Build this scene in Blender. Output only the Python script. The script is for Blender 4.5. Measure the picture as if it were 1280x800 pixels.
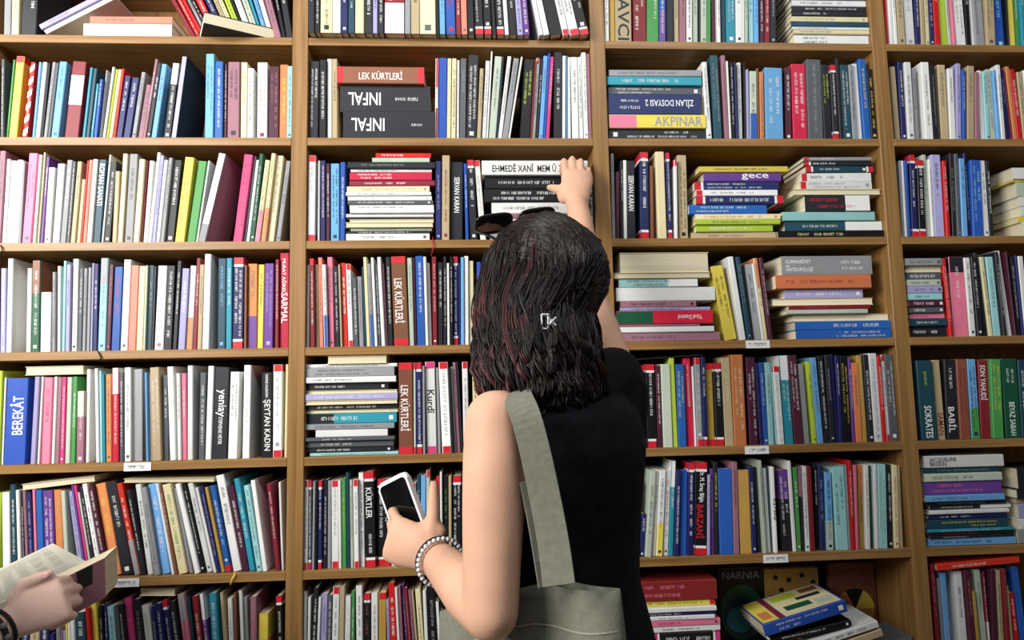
import bpy, bmesh, math, random
from mathutils import Vector, Matrix, Euler
random.seed(7)
for o in list(bpy.data.objects): bpy.data.objects.remove(o)
SC = bpy.context.scene
COL = SC.collection
R = math.radians

# ---------------------------------------------------------------- camera
ZT = 2.27                      # height of the uppermost visible shelf board
PITCH, BAY = 0.25, 0.7248      # shelf pitch and bay width
FPX = 830.0
cam_d = bpy.data.cameras.new('camera'); cam = bpy.data.objects.new('camera', cam_d); COL.objects.link(cam)
cam_d.sensor_fit = 'HORIZONTAL'; cam_d.sensor_width = 36.0; cam_d.lens = FPX / 1280 * 36.0
cam_d.clip_start = 0.02
CAMP = Vector((0.4037, -1.5550, ZT - 0.8477))
cam.location = CAMP
cam.rotation_euler = Euler((math.pi / 2 + 0.0986, 0.0204, -0.0586), 'XYZ')
SC.camera = cam
CAMM = cam.rotation_euler.to_matrix()

def at(px, py, Y):
    """point of the photograph at pixel px,py on the upright plane y = Y"""
    d = CAMM @ Vector(((px - 640) / FPX, (400 - py) / FPX, -1.0))
    t = (Y - CAMP.y) / d.y
    return CAMP + d * t

# ---------------------------------------------------------------- world and light
SC.view_settings.view_transform = 'Standard'
SC.view_settings.look = 'None'
SC.view_settings.exposure = 0.0
SC.view_settings.gamma = 1.0
SC.view_settings.use_curve_mapping = False
W = bpy.data.worlds.new('room_air'); SC.world = W; W.use_nodes = True
W.node_tree.nodes['Background'].inputs[0].default_value = (0.80, 0.86, 1.0, 1)
W.node_tree.nodes['Background'].inputs[1].default_value = 0.07

def area_light(name, loc, target, sx, sy, power, colour):
    l = bpy.data.lights.new(name, 'AREA'); l.shape = 'RECTANGLE'; l.size = sx; l.size_y = sy
    l.energy = power; l.color = colour
    o = bpy.data.objects.new(name, l); COL.objects.link(o); o.location = loc
    o.rotation_euler = (Vector(target) - Vector(loc)).to_track_quat('-Z', 'Y').to_euler()
    return o
# daylight from the open shop front on the left, and the shop's ceiling tubes
area_light('shop_front_daylight', (-1.45, -1.70, 2.35), (-0.25, 0.05, 1.80), 1.2, 1.2, 102, (1.0, 0.98, 0.95))
area_light('ceiling_tube_light', (0.75, -1.35, 3.0), (0.7, -0.1, 1.9), 2.2, 0.5, 22, (0.95, 0.98, 1.0))

# ---------------------------------------------------------------- materials
def srgb(c):
    return tuple((v / 12.92 if v <= 0.04045 else ((v + 0.055) / 1.055) ** 2.4) for v in (x / 255 for x in c))
MATS = {}
def mat(name, rgb, rough=0.5, noise=0.10, scale=14.0, spec=0.4, bump=0.0, vary=0.0, stretch=(1, 1, 1), metallic=0.0, coat=0.0, sheen=0.0):
    if name in MATS: return MATS[name]
    m = bpy.data.materials.new(name); m.use_nodes = True; nt = m.node_tree; N = nt.nodes; L = nt.links
    b = N['Principled BSDF']; b.inputs['Roughness'].default_value = rough
    b.inputs['Specular IOR Level'].default_value = spec; b.inputs['Metallic'].default_value = metallic
    b.inputs['Coat Weight'].default_value = coat; b.inputs['Sheen Weight'].default_value = sheen
    lin = srgb(rgb)
    tc = N.new('ShaderNodeTexCoord'); mp = N.new('ShaderNodeMapping'); mp.inputs['Scale'].default_value = stretch
    nz = N.new('ShaderNodeTexNoise'); nz.inputs['Scale'].default_value = scale; nz.inputs['Detail'].default_value = 5
    L.new(tc.outputs['Object'], mp.inputs['Vector']); L.new(mp.outputs['Vector'], nz.inputs['Vector'])
    rp = N.new('ShaderNodeValToRGB')
    rp.color_ramp.elements[0].position = 0.3; rp.color_ramp.elements[1].position = 0.7
    rp.color_ramp.elements[0].color = tuple(v * (1 - noise) for v in lin) + (1,)
    rp.color_ramp.elements[1].color = tuple(min(1, v * (1 + noise) + noise * 0.015) for v in lin) + (1,)
    L.new(nz.outputs['Fac'], rp.inputs['Fac']); src = rp.outputs['Color']
    if vary:
        oi = N.new('ShaderNodeObjectInfo'); hs = N.new('ShaderNodeHueSaturation')
        mr = N.new('ShaderNodeMapRange'); mr.inputs['To Min'].default_value = 0.5 - 0.012 * vary; mr.inputs['To Max'].default_value = 0.5 + 0.012 * vary
        mv = N.new('ShaderNodeMapRange'); mv.inputs['To Min'].default_value = 1 - 0.22 * vary; mv.inputs['To Max'].default_value = 1 + 0.12 * vary
        wn = N.new('ShaderNodeTexWhiteNoise'); wn.noise_dimensions = '1D'
        L.new(oi.outputs['Random'], mr.inputs['Value']); L.new(oi.outputs['Random'], wn.inputs['W']); L.new(wn.outputs['Value'], mv.inputs['Value'])
        L.new(mr.outputs['Result'], hs.inputs['Hue']); L.new(mv.outputs['Result'], hs.inputs['Value'])
        L.new(src, hs.inputs['Color']); src = hs.outputs['Color']
    L.new(src, b.inputs['Base Color'])
    if bump:
        bp = N.new('ShaderNodeBump'); bp.inputs['Strength'].default_value = bump; bp.inputs['Distance'].default_value = 0.002
        L.new(nz.outputs['Fac'], bp.inputs['Height']); L.new(bp.outputs['Normal'], b.inputs['Normal'])
    MATS[name] = m
    return m

PAL = {  # code: (sRGB, words)
 'w': ((232, 232, 228), 'white'), 'c': ((226, 214, 168), 'cream'), 'i': ((186, 166, 130), 'tan'), 's': ((186, 197, 178), 'pale sage'),
 'g': ((150, 151, 154), 'grey'), 'G': ((86, 90, 95), 'dark grey'), 'K': ((36, 37, 43), 'charcoal'), 'k': ((20, 20, 24), 'black'),
 'n': ((34, 40, 92), 'navy'), 'b': ((40, 88, 172), 'blue'), 'B': ((112, 174, 224), 'sky blue'), 'a': ((158, 212, 212), 'pale aqua'),
 't': ((44, 144, 164), 'teal'), 'T': ((34, 70, 84), 'dark teal'), 'e': ((74, 150, 74), 'green'), 'E': ((26, 84, 58), 'dark green'),
 'l': ((184, 206, 66), 'lime'), 'y': ((226, 206, 82), 'yellow'), 'Y': ((186, 148, 72), 'ochre'), 'o': ((212, 132, 78), 'orange'),
 'x': ((226, 134, 112), 'salmon'), 'r': ((202, 32, 44), 'red'), 'R': ((132, 36, 46), 'dark red'), 'u': ((78, 32, 52), 'plum'),
 'p': ((226, 122, 150), 'pink'), 'h': ((206, 62, 124), 'hot pink'), 'm': ((156, 108, 122), 'mauve'), 'v': ((166, 162, 204), 'lavender'),
 'P': ((104, 62, 140), 'purple'), 'O': ((132, 82, 58), 'brown')}
DARK = set('GKknbTEeRuPOrht')
def cmat(c): return mat('cover_' + PAL[c][1].replace(' ', '_'), PAL[c][0], rough=0.45, spec=0.3, noise=0.07, scale=30, vary=1.0, stretch=(1, 1, 0.35))
M_PAGE = mat('paper_pages', (226, 214, 184), rough=0.8, noise=0.12, scale=3, stretch=(160, 3, 1), spec=0.15, vary=1.0)
def imat(c): return mat('print_' + PAL[c][1].replace(' ', '_'), PAL[c][0], rough=0.45, noise=0.04, scale=30)

# wood: veneer with long grain
def wood(name, axis):
    m = bpy.data.materials.new(name); m.use_nodes = True; nt = m.node_tree; N = nt.nodes; L = nt.links
    b = N['Principled BSDF']; b.inputs['Roughness'].default_value = 0.38; b.inputs['Specular IOR Level'].default_value = 0.35
    tc = N.new('ShaderNodeTexCoord'); mp = N.new('ShaderNodeMapping')
    mp.inputs['Scale'].default_value = {'x': (1.2, 30, 42), 'z': (42, 30, 1.2)}[axis]
    nz = N.new('ShaderNodeTexNoise'); nz.inputs['Scale'].default_value = 2.2; nz.inputs['Detail'].default_value = 6; nz.inputs['Distortion'].default_value = 0.6
    L.new(tc.outputs['Object'], mp.inputs['Vector']); L.new(mp.outputs['Vector'], nz.inputs['Vector'])
    rp = N.new('ShaderNodeValToRGB')
    for e, p, c in zip(rp.color_ramp.elements, (0.25, 0.75), ((120, 84, 42), (166, 127, 76))):
        e.position = p; e.color = srgb(c) + (1,)
    L.new(nz.outputs['Fac'], rp.inputs['Fac']); L.new(rp.outputs['Color'], b.inputs['Base Color'])
    bp = N.new('ShaderNodeBump'); bp.inputs['Strength'].default_value = 0.08; bp.inputs['Distance'].default_value = 0.001
    L.new(nz.outputs['Fac'], bp.inputs['Height']); L.new(bp.outputs['Normal'], b.inputs['Normal'])
    return m
M_WX, M_WZ = wood('oak_veneer_along', 'x'), wood('oak_veneer_upright', 'z')

# ---------------------------------------------------------------- mesh helpers
def link(name, me, parent=None):
    o = bpy.data.objects.new(name, me); COL.objects.link(o)
    if parent is not None: o.parent = parent
    return o
def mesh_from(name, verts, faces, mats, idx=None, smooth=False):
    me = bpy.data.meshes.new(name); me.from_pydata([tuple(v) for v in verts], [], faces)
    for m in (mats if isinstance(mats, (list, tuple)) else [mats]): me.materials.append(m)
    if idx: me.polygons.foreach_set('material_index', idx)
    if smooth: me.polygons.foreach_set('use_smooth', [True] * len(me.polygons))
    me.update(); return me
def tag(o, label, cat, group=None):
    o['label'] = label; o['category'] = cat
    if group: o['group'] = group
    return o
def empty(name, loc=(0, 0, 0)):
    o = bpy.data.objects.new(name, None); COL.objects.link(o); o.location = loc; o.empty_display_size = 0.02
    return o
def box_vf(x0, x1, y0, y1, z0, z1):
    v = [Vector(p) for p in ((x0, y0, z0), (x1, y0, z0), (x1, y1, z0), (x0, y1, z0), (x0, y0, z1), (x1, y0, z1), (x1, y1, z1), (x0, y1, z1))]
    return v, [(0, 3, 2, 1), (4, 5, 6, 7), (0, 1, 5, 4), (1, 2, 6, 5), (2, 3, 7, 6), (3, 0, 4, 7)]
def bevel_box(name, x0, x1, y0, y1, z0, z1, m, parent=None, bev=0.0015, seg=1):
    bm = bmesh.new(); v, f = box_vf(x0, x1, y0, y1, z0, z1)
    bv = [bm.verts.new(p) for p in v]
    for q in f: bm.faces.new([bv[k] for k in q])
    bmesh.ops.bevel(bm, geom=list(bm.edges), offset=bev, segments=seg, affect='EDGES')
    me = bpy.data.meshes.new(name); bm.to_mesh(me); bm.free(); me.materials.append(m)
    return link(name, me, parent)

# ---------------------------------------------------------------- the room and the bookcase
def struct(name, o): o['kind'] = 'structure'; return o
M_FLOOR = mat('grey_floor_tile', (128, 124, 118), rough=0.5, noise=0.15, scale=3)
M_WALL = mat('painted_wall', (205, 200, 188), rough=0.8, noise=0.05, scale=3)
struct('floor', bevel_box('floor', -4, 5, -5, 0.4, -0.1, 0, M_FLOOR))
struct('wall_back', bevel_box('wall_back', -4, 5, 0.34, 0.44, 0.0, 3.4, M_WALL))

DEP, TB, TD = 0.30, 0.0195, 0.037
def shelf_z(j): return ZT - PITCH * j
X_L, X_R = -BAY, 3 * BAY
bookcase = tag(empty('bookcase', (X_L, 0, 0)), 'wide oak-veneer bookcase with four open bays full of books', 'bookcase')
def case_part(name, x0, x1, y0, y1, z0, z1, m, bev=0.001):
    o = bevel_box(name, x0 - X_L, x1 - X_L, y0, y1, z0, z1, m, bookcase, bev); return o
ztop = ZT + PITCH + 0.0
for k in range(-1, 4):
    case_part('upright_panel', k * BAY - TD / 2, k * BAY + TD / 2, 0, DEP, 0.0, ztop, M_WZ)
BOARDS = {}
for b in range(4):
    x0, x1 = (b - 1) * BAY + TD / 2, b * BAY - TD / 2
    for j in range(-1, 9):
        BOARDS[(b, j)] = case_part('shelf_board', x0 + 0.0004, x1 - 0.0004, 0.0006, DEP - 0.008, shelf_z(j) - TB, shelf_z(j), M_WX)
    case_part('back_panel', x0 + 0.0004, x1 - 0.0004, DEP - 0.007, DEP, 0.02, ztop - 0.001, M_WZ, 0.0005)
    case_part('plinth', x0 + 0.0004, x1 - 0.0004, 0.03, 0.05, 0.0, shelf_z(8) - TB - 0.001, M_WX, 0.0005)
M_LABEL = mat('white_label_card', (235, 235, 232), rough=0.6, noise=0.03)
def shelf_label(b, j, px0, px1, py, seed):
    """little white card stuck on the shelf edge with a smudge of handwriting"""
    rr = random.Random(seed); x0 = at(px0, py, 0).x; x1 = at(px1, py, 0).x; z = shelf_z(j) - TB / 2 - 0.001
    v, f = box_vf(x0, x1, -0.0008, 0.0, z - 0.0092, z + 0.0092); idx = [0] * 6
    n = 7; w = (x1 - x0) * 0.75 / n
    for k in range(n):
        for dz0, dz1, a, c in ((-0.004, 0.003, 0.1, 0.3), (0.001, 0.003, 0.1, 0.9), (-0.004, 0.003, 0.65, 0.8)):
            if rr.random() < 0.25: continue
            xx = x0 + (x1 - x0) * 0.12 + k * w; q = len(v); dz0b = dz0 + rr.uniform(-.001, .001)
            v += [Vector((xx + a * w, -0.00095, z + dz0b)), Vector((xx + c * w, -0.00095, z + dz0b)), Vector((xx + c * w, -0.00095, z + dz1)), Vector((xx + a * w, -0.00095, z + dz1))]
            f.append((q, q + 1, q + 2, q + 3)); idx.append(1)
    v = [p - Vector((X_L, 0, 0)) for p in v]
    o = link('shelf_label', mesh_from('shelf_label', v, f, [M_LABEL, imat('G')], idx), BOARDS[(b, j)])
    o['label'] = 'white handwritten shelf label'
for q in ((0, 4, 155, 189, 584, 1), (0, 5, 140, 174, 731, 2), (2, 3, 932, 962, 429, 3), (2, 4, 931, 961, 562, 4), (2, 5, 954, 985, 697, 5)): shelf_label(*q)
# ---------------------------------------------------------------- books
# each entry was read off the photograph, then stood on its shelf at its real size.
# upright: xl xr (foot) xl(top) ytop colour[/print][*TITLE][^options]   stack: x0 x1 y0 y1 ...   free: xa ya xb yb thickness ...
# options: r red+white ends, t red top, f red foot, n blank, u reads upwards, v upside down, p fore-edge outwards, d dark top, h pink ends,
#          Wc spine panel colour c, Z white label panel, Lc lower part colour c, Hc upper part colour c, S barber stripes, A amber cap
UP = [
(0,0,0,0,4.443,190,"20 60 28 -230 g;62 104 72 -230 c;106 200 130 -230 K/w"),
(0,0,180,0,4.445,205,"262 290 60 -160 R^n;292 318 95 -165 r;318 340 120 -168 r^n;340 362 150 -170 g;362 385 165 -175 k/w;386 428 195 -180 r;430 470 250 -185 n/w;471 500 300 -190 i;501 525 330 -190 c;526 560 365 -195 l/k;561 575 402 -200 k^n;576 612 425 -200 w;613 649 470 -205 s;650 667 512 -205 t^n;668 694 540 -210 B;696 724 572 -210 w^n;726 763 612 -215 m;765 789 682 -215 k;791 828 722 -220 K/w"),
(1,0,370,0,4.445,178,"66 104 68 -250 K;105 134 107 -250 k/w;136 204 140 -252 c/k^u;205 249 206 -250 w;251 289 251 -248 n/w;290 327 292 -250 T;329 379 331 -250 c^n;381 427 383 -248 K/w;428 454 429 -250 v;456 489 457 -248 K/w;492 604 494 -256 R/w^Lw;606 638 606 -250 g^n;640 688 634 -250 i/k;690 778 682 -252 c/G;780 798 772 -250 k^n;800 831 792 -250 B"),
(1,0,550,0,4.443,190,"36 89 24 -230 b/r;91 119 82 -232 R;121 154 108 -232 x;156 193 142 -232 k;196 244 130 -225 k^f;246 289 178 -225 k/w^f;291 314 228 -225 k^n;316 359 242 -222 k^f;361 384 285 -222 w;386 429 305 -222 k/w;431 464 340 -220 v;466 499 380 -220 P;550 574 408 -218 w^n;576 609 440 -218 w^n;612 679 492 -218 k/R;681 719 545 -215 w^f;721 774 565 -215 w^f;776 830 645 -215 k/w^f"),
(2,0,740,0,4.443,230,"72 97 67 -230 w;99 129 95 -230 Y;131 222 123 -235 i/k*AVCI;229 304 223 -235 R/w;306 371 306 -235 e/w;373 411 373 -230 b^HpLP;413 454 411 -230 K^n;456 484 451 -230 i;486 524 485 -232 m/k;526 559 525 -232 w/k;560 589 558 -230 s;590 604 590 -230 K^n;605 639 597 -230 s;641 661 636 -230 e^n;663 689 656 -230 u;691 717 680 -232 w/k^Hk;719 744 711 -232 T^n;746 799 739 -232 t/w;801 838 796 -230 w/k"),
(2,0,920,0,4.445,235,"12 39 6 -225 w;41 69 39 -225 s;71 99 66 -225 a;101 129 96 -225 B;131 159 126 -225 u/w;161 189 161 -225 R;191 224 191 -225 K/v"),
(3,0,1090,0,4.443,245,"82 95 55 -225 r^n;96 124 68 -225 w^n;126 147 95 -225 w;149 189 120 -225 i;191 241 160 -225 w/g;243 274 223 -225 n/w;276 299 254 -225 i^n;301 324 278 -225 c;326 349 300 -225 n/w;351 384 320 -225 r;386 424 346 -225 l^n;426 444 390 -225 s;446 469 412 -225 p^n;471 524 432 -225 w/k;526 554 500 -225 k/w;556 574 520 -225 w^n;576 629 538 -225 g;641 689 620 -225 i;691 739 650 -225 b/a;741 764 715 -225 k/w;766 799 735 -225 y^n;801 824 772 -225 e;826 862 795 -225 t;864 900 830 -225 O"),
(0,1,0,0,4.443,762,"2 20 8 330 G;22 46 62 332 e^n;48 94 92 312 y^tn;126 152 172 345 r^S;178 194 216 345 B;196 220 238 345 w^n;222 239 264 350 k^n;241 262 291 345 g;263 280 308 350 G^n;283 326 331 342 B/b;358 436 405 340 R/w^Zn;456 474 500 375 t^n;476 498 520 380 T^n;500 518 530 465 t;520 539 554 440 b;541 559 575 390 g;570 584 624 372 w^n;586 602 640 385 l;604 625 657 385 c;628 643 678 380 r^n;645 679 694 420 n;681 724 732 430 n/w;731 756 786 400 g/k;766 798 812 470 m"),
(0,1,180,0,4.445,762,"-14 11 40 328 m/w;12 37 66 350 K/w;40 71 99 355 B;108 149 160 350 K/w^Hw;151 182 212 312 K^Wvn;337 385 345 300 B;391 437 396 342 b;440 461 443 355 u/w;463 530 468 345 m/k;535 572 539 347 c;574 609 576 380 w;628 685 631 348 w/R;691 749 696 370 u/m;753 799 758 360 o/y;801 831 805 368 a"),
(1,1,370,0,4.445,762,"70 124 78 340 K;128 168 116 332 k;172 199 139 328 w^n;201 231 180 328 i;772 790 776 325 w^HrLR;793 838 797 322 b/w^n"),
(1,1,550,0,4.443,762,"38 61 43 325 c^n;63 89 68 325 c/k;92 107 95 335 w;109 144 115 325 G/g;146 205 158 305 K/w;206 229 222 380 i;232 256 255 338 w;258 268 284 282 w^n;270 311 306 312 s;312 321 344 315 T^n;322 346 375 312 w;347 379 410 322 g;380 392 450 315 w^n;444 500 470 328 k/l;501 508 527 328 R^n;509 530 536 322 w^t;531 547 560 330 K;549 574 580 310 B;575 589 601 275 b^n;590 610 620 315 h;632 679 650 290 K/w;681 698 690 310 w^n;699 712 704 312 B;713 729 724 318 w;736 774 748 318 w;776 799 785 318 w;808 834 808 292 w/g;836 857 832 300 m^n"),
(2,1,740,0,4.443,765,"640 668 611 345 w;681 725 656 308 T/g;739 764 716 308 m;765 777 745 340 w^n;778 799 764 345 k/w;800 815 786 345 n^n;816 838 806 348 w"),
(2,1,920,0,4.445,765,"48 59 40 345 k^n;60 77 54 385 v;79 119 76 395 s/k^Lb;121 134 112 380 O^n;136 160 130 400 o;168 266 160 375 B/w;276 312 270 375 u/w;319 398 306 355 r/w;406 488 389 330 G/g;492 536 471 360 K/l;541 575 519 360 K/w^r;579 599 553 325 K^n;601 649 581 360 T;651 679 640 360 g;681 710 659 355 w^n;713 760 692 328 b/y;766 799 748 385 k/y"),
(3,1,1090,0,4.443,770,"132 160 102 370 i^n;166 196 141 342 n;204 240 181 345 w;241 264 222 385 g;300 344 272 345 w;346 376 319 360 K/g;386 430 363 360 i;436 469 420 380 w;471 499 466 352 v;501 524 493 385 b;531 570 531 365 i;576 600 556 400 m^n;605 630 577 392 w^n;631 659 601 395 a;661 689 631 385 s;691 719 658 390 B;721 744 683 360 w;746 772 706 385 n/v;773 785 726 400 R^n;786 810 739 370 o^n;811 839 766 385 r;842 870 805 400 i;872 900 840 390 w"),
(0,2,0,170,5.333,712,"-38 4 0 100 m;6 37 28 155 w^n;40 80 75 165 w/g;82 122 116 160 w^n;124 139 150 175 g^n;141 206 190 115 p;216 236 261 125 w^n;237 255 283 110 c^n;256 289 300 140 P;293 335 326 210 w;340 396 379 185 w;401 440 448 160 g/w;442 466 485 170 G/w;468 502 516 170 i;511 534 548 290 c;536 549 566 165 r^n;550 576 578 160 x;577 610 607 155 w;613 670 655 158 T/w*ROMAN SANATI;671 689 725 125 w^n;691 736 735 170 k;746 779 766 235 i^n;782 816 820 118 c^n;830 886 866 120 g/K;888 925 930 155 c;927 944 962 165 R^n;946 984 990 165 w/k"),
(0,2,180,170,5.335,705,"25 50 89 110 w^n;52 78 111 130 v;80 105 136 160 w;108 135 166 145 g;137 200 192 160 k;206 270 275 140 y;286 344 365 165 e^n;346 357 428 165 w;359 410 500 112 g^Wwn;594 655 669 122 h/R;657 680 722 135 G^n;682 705 749 160 w^n;706 737 768 118 E/w;739 772 809 160 c^Lp;781 812 851 115 c^Lo;816 866 881 130 c/k;879 911 950 165 g"),
(1,2,370,170,5.335,692,"76 128 83 130 w/g^r;141 158 145 165 w^n;163 198 163 165 n/w;201 228 201 185 u/w;233 290 233 185 B/K;293 328 296 175 b/w;932 970 931 168 n/v;973 1025 976 130 i/R"),
(1,2,560,170,5.335,688,"16 99 20 175 K/w*SERVAN KARAN;118 141 105 185 b;150 198 122 160 K/w^t;216 255 172 165 w/g^t;945 984 941 320 k/w"),
(2,2,750,170,5.333,680,"82 105 71 118 g;107 134 107 240 u^n;141 159 132 165 K/w;160 184 151 162 w^n;186 240 178 165 K/w*SERVAN KARAN;272 330 266 108 n/w^r;336 362 331 200 O^n;390 448 370 105 c^n;456 486 436 112 n/w^r;500 522 493 160 w^tn;529 590 516 128 i/k"),
(3,2,1100,170,5.333,668,"150 166 126 165 g^n;168 185 141 165 w^n;186 210 161 165 b^n;216 255 196 125 n/w^r;262 311 236 160 k/w^r;313 340 281 125 s;346 369 319 155 w;371 434 340 125 v/K;436 445 402 165 p^n;447 472 418 165 r;486 514 463 115 K/g;516 546 491 118 G/g;553 590 529 150 B;591 611 556 115 n/w;613 695 591 160 b/a;698 734 659 165 w;736 762 706 165 K/w"),
(0,3,0,300,5.333,752,"0 37 6 190 v/w;39 76 53 125 w^n;172 204 183 190 w^n;206 262 216 138 E/w^HO;264 336 270 350 w^n;346 369 349 215 g/K;371 401 376 175 w/s;412 432 425 140 a^n;434 464 444 165 v;466 513 479 128 w/k;515 545 530 190 G;546 570 560 190 g;571 598 582 185 g^n;599 615 611 155 v/w;617 648 628 160 n;650 702 673 122 a^Hg;704 736 729 165 u/h;740 797 766 180 b/r;801 850 826 132 w;853 905 878 170 x/o;907 950 920 175 c^n;952 968 966 170 s^n;970 1012 986 170 T/g"),
(0,3,180,300,5.335,725,"21 65 41 178 K/g;69 130 96 172 w/m;131 185 151 172 K/w;190 220 224 140 K;223 274 241 190 v/w;276 320 279 172 w^Lo;323 352 336 122 R/w;354 386 373 165 i;389 433 406 95 w^n;490 544 496 125 T/B;546 585 551 122 t/w;589 660 599 118 n/w^r;666 684 671 170 O^n;686 754 691 160 o^LP;756 795 766 165 y/k;797 860 806 158 P/v;872 899 876 130 R/w;901 966 903 55 r/w*SARMAL"),
(1,3,370,300,5.335,708,"71 85 76 165 w^n;96 128 89 125 R/w^t;130 154 119 165 i;156 186 136 118 x;188 215 173 165 w^Lb;218 258 206 115 p;260 295 246 178 K/w;297 310 276 165 i^n;312 350 291 155 r/w;351 385 331 160 w^r;387 419 373 250 G;421 454 406 245 g;456 471 420 180 T^n;473 498 443 115 c^n;499 524 471 160 g^Lb;526 545 499 118 w^n;547 570 521 165 G/w;572 598 541 115 w^n;599 615 566 160 m/w;617 650 596 115 K/w;656 755 633 112 O/w*LEK KÜRTLERİ^r;757 790 741 120 s/E;791 808 776 120 u^n;811 865 796 108 b/w;866 886 849 112 w^n;888 908 871 155 w;913 945 905 112 R/w;950 983 947 150 K/w;985 1008 982 112 K;1010 1028 1005 155 w^n;1029 1049 1026 112 k;1050 1085 1046 112 n/w^r;1087 1100 1082 150 n;1101 1125 1099 115 B^n;1126 1155 1121 108 w^n;1157 1190 1151 140 c^n"),
(2,3,750,295,5.333,690,"832 915 737 205 y/K;936 975 851 140 w^n;986 1016 906 140 T/g"),
(2,3,930,295,5.335,688,"72 117 6 190 g;119 130 42 185 w^n;131 160 61 150 c^Ho;166 195 99 145 u/w"),
(3,3,1110,295,5.333,665,"415 439 362 150 r;441 540 403 140 p/w^d;550 589 501 145 w/n;600 636 546 140 K/w;641 668 573 110 K^n;676 704 611 140 c;706 755 651 140 a;768 796 696 105 K;801 829 719 100 w/s;831 862 766 105 u/w;866 888 816 140 K/w;890 914 838 130 n/w;916 952 866 135 w^n"),
(0,4,0,435,4.848,712,"-30 -2 -10 140 l^n;1 19 22 180 w^n;21 152 46 185 b/w*BEREKÂT^u;182 214 211 175 v^n;217 238 245 175 w^n;250 302 270 180 p/R;310 329 330 175 w^n;331 359 351 180 m^n;360 389 366 178 h;390 424 399 178 s^n;426 456 434 175 e;461 508 461 262 m/w^Hs;511 541 505 130 w^n;582 604 572 125 w^n;606 624 598 140 a^n;626 640 617 160 t^n;643 678 640 160 o;680 721 680 122 r^Hw;723 749 715 150 G;755 795 754 120 w;797 814 797 130 s^n;816 866 806 130 g^n;870 894 835 150 B^n"),
(0,4,180,435,4.85,690,"0 18 -10 165 K^n;20 45 11 165 w^n;50 107 35 120 i/w;115 151 112 165 G/w;158 196 138 115 w^n;204 228 195 155 w;229 262 223 155 p/w;264 298 265 108 w^n;331 368 341 150 G/w;370 406 390 110 w^n;412 500 432 118 K/w*yeniay;508 566 526 145 w/k;596 640 608 105 w/g;711 778 712 150 k/w*ŞEYTAN KADIN;781 836 785 102 w/g^r;850 868 860 100 c^n"),
(1,4,370,435,4.848,645,"625 712 621 90 O/w*LEK KÜRTLERİ^r;715 729 712 90 s^r;732 769 726 88 n/w^r;771 786 766 110 g^n;795 856 776 85 w/k*Kurdî^h;862 880 848 120 g^n;888 944 846 88 w/g^r;946 960 907 120 K^n;962 977 925 115 g^n;979 1000 941 88 m/u;1001 1015 970 85 K/w;1017 1052 1006 85 w/k^t"),
(2,4,790,430,5.517,710,"84 108 60 185 K/w;110 175 92 140 k/w^r;179 215 161 150 u/w;220 285 193 140 s^n;286 320 251 95 l^n;322 380 303 140 b/y;385 431 356 98 r/w;433 449 411 155 w^n;451 492 429 95 g/w^r;495 526 476 90 n/w^f;528 576 506 135 Y/y^r;580 640 556 132 k/w^r;645 706 613 95 i/c;710 795 681 75 o/c;815 876 786 92 u/w;886 914 846 130 n^n;916 945 876 128 b/w;947 985 916 128 a"),
(2,4,960,430,5.516,680,"52 66 10 130 a^n;72 116 30 155 w/s^t;119 180 75 80 t/w^Hw;186 246 136 78 u/w;251 290 206 138 g^n;312 342 263 122 l;344 386 291 95 B;390 430 341 85 K/w;432 469 391 75 K/v;471 493 426 72 n^n;495 525 461 80 n/w;527 582 496 80 k/y;585 608 546 95 P;609 655 576 130 o;657 690 613 80 Y/c;693 738 656 75 K/w;740 795 691 65 w/v;797 807 752 75 u^n;809 834 767 80 r/w;838 862 801 75 w^r;870 928 833 70 G/w"),
(3,4,1120,430,5.52,660,"182 291 139 115 T/w*SOKRATES;296 346 251 112 i/R*SAMAN;360 439 331 108 K/w*BABİL;448 519 416 105 O/R;525 586 489 105 B/n^Le;590 659 566 110 R/w*SON YAHUDİ;668 749 631 105 e/y;762 869 726 102 E/w*BEYAZ SABAH;873 960 841 110 T/w"),
(0,5,0,580,5,745,"-40 -10 -20 180 l^n;18 66 11 180 w^n;74 110 61 130 T/w;112 136 96 165 w^n;138 162 113 135 K;164 183 140 150 m;185 219 156 180 n/v;220 238 201 160 p^n;240 282 221 165 b^n;286 352 263 170 P/w;356 407 326 165 o/i;409 438 368 170 s^n;505 538 399 175 v;540 554 412 135 P^n;556 574 441 135 h;576 590 466 180 s^n;592 617 472 145 K/w;620 652 506 128 w/k;656 688 550 140 u;692 772 561 130 o/y;776 846 656 120 K/w;850 889 727 125 r/w^Lg;893 922 787 165 K/w"),
(0,5,180,580,5,700,"25 62 -55 130 w/k;65 102 -20 150 g;106 170 5 125 B/w;174 194 46 120 w^n;195 214 80 140 O/w;220 276 108 120 c/e;280 312 170 155 g^n;320 354 190 128 w^n;356 392 229 130 k/w;400 437 271 118 w;440 459 320 150 w^n;460 486 346 145 n/v;488 511 378 148 Y^n;515 552 409 140 b/w^f;565 619 449 75 w/k;621 664 521 140 u/w;666 702 561 95 t/w;710 745 622 138 a;747 777 666 105 w^n;826 856 766 125 R/w;861 876 841 115 w"),
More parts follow.
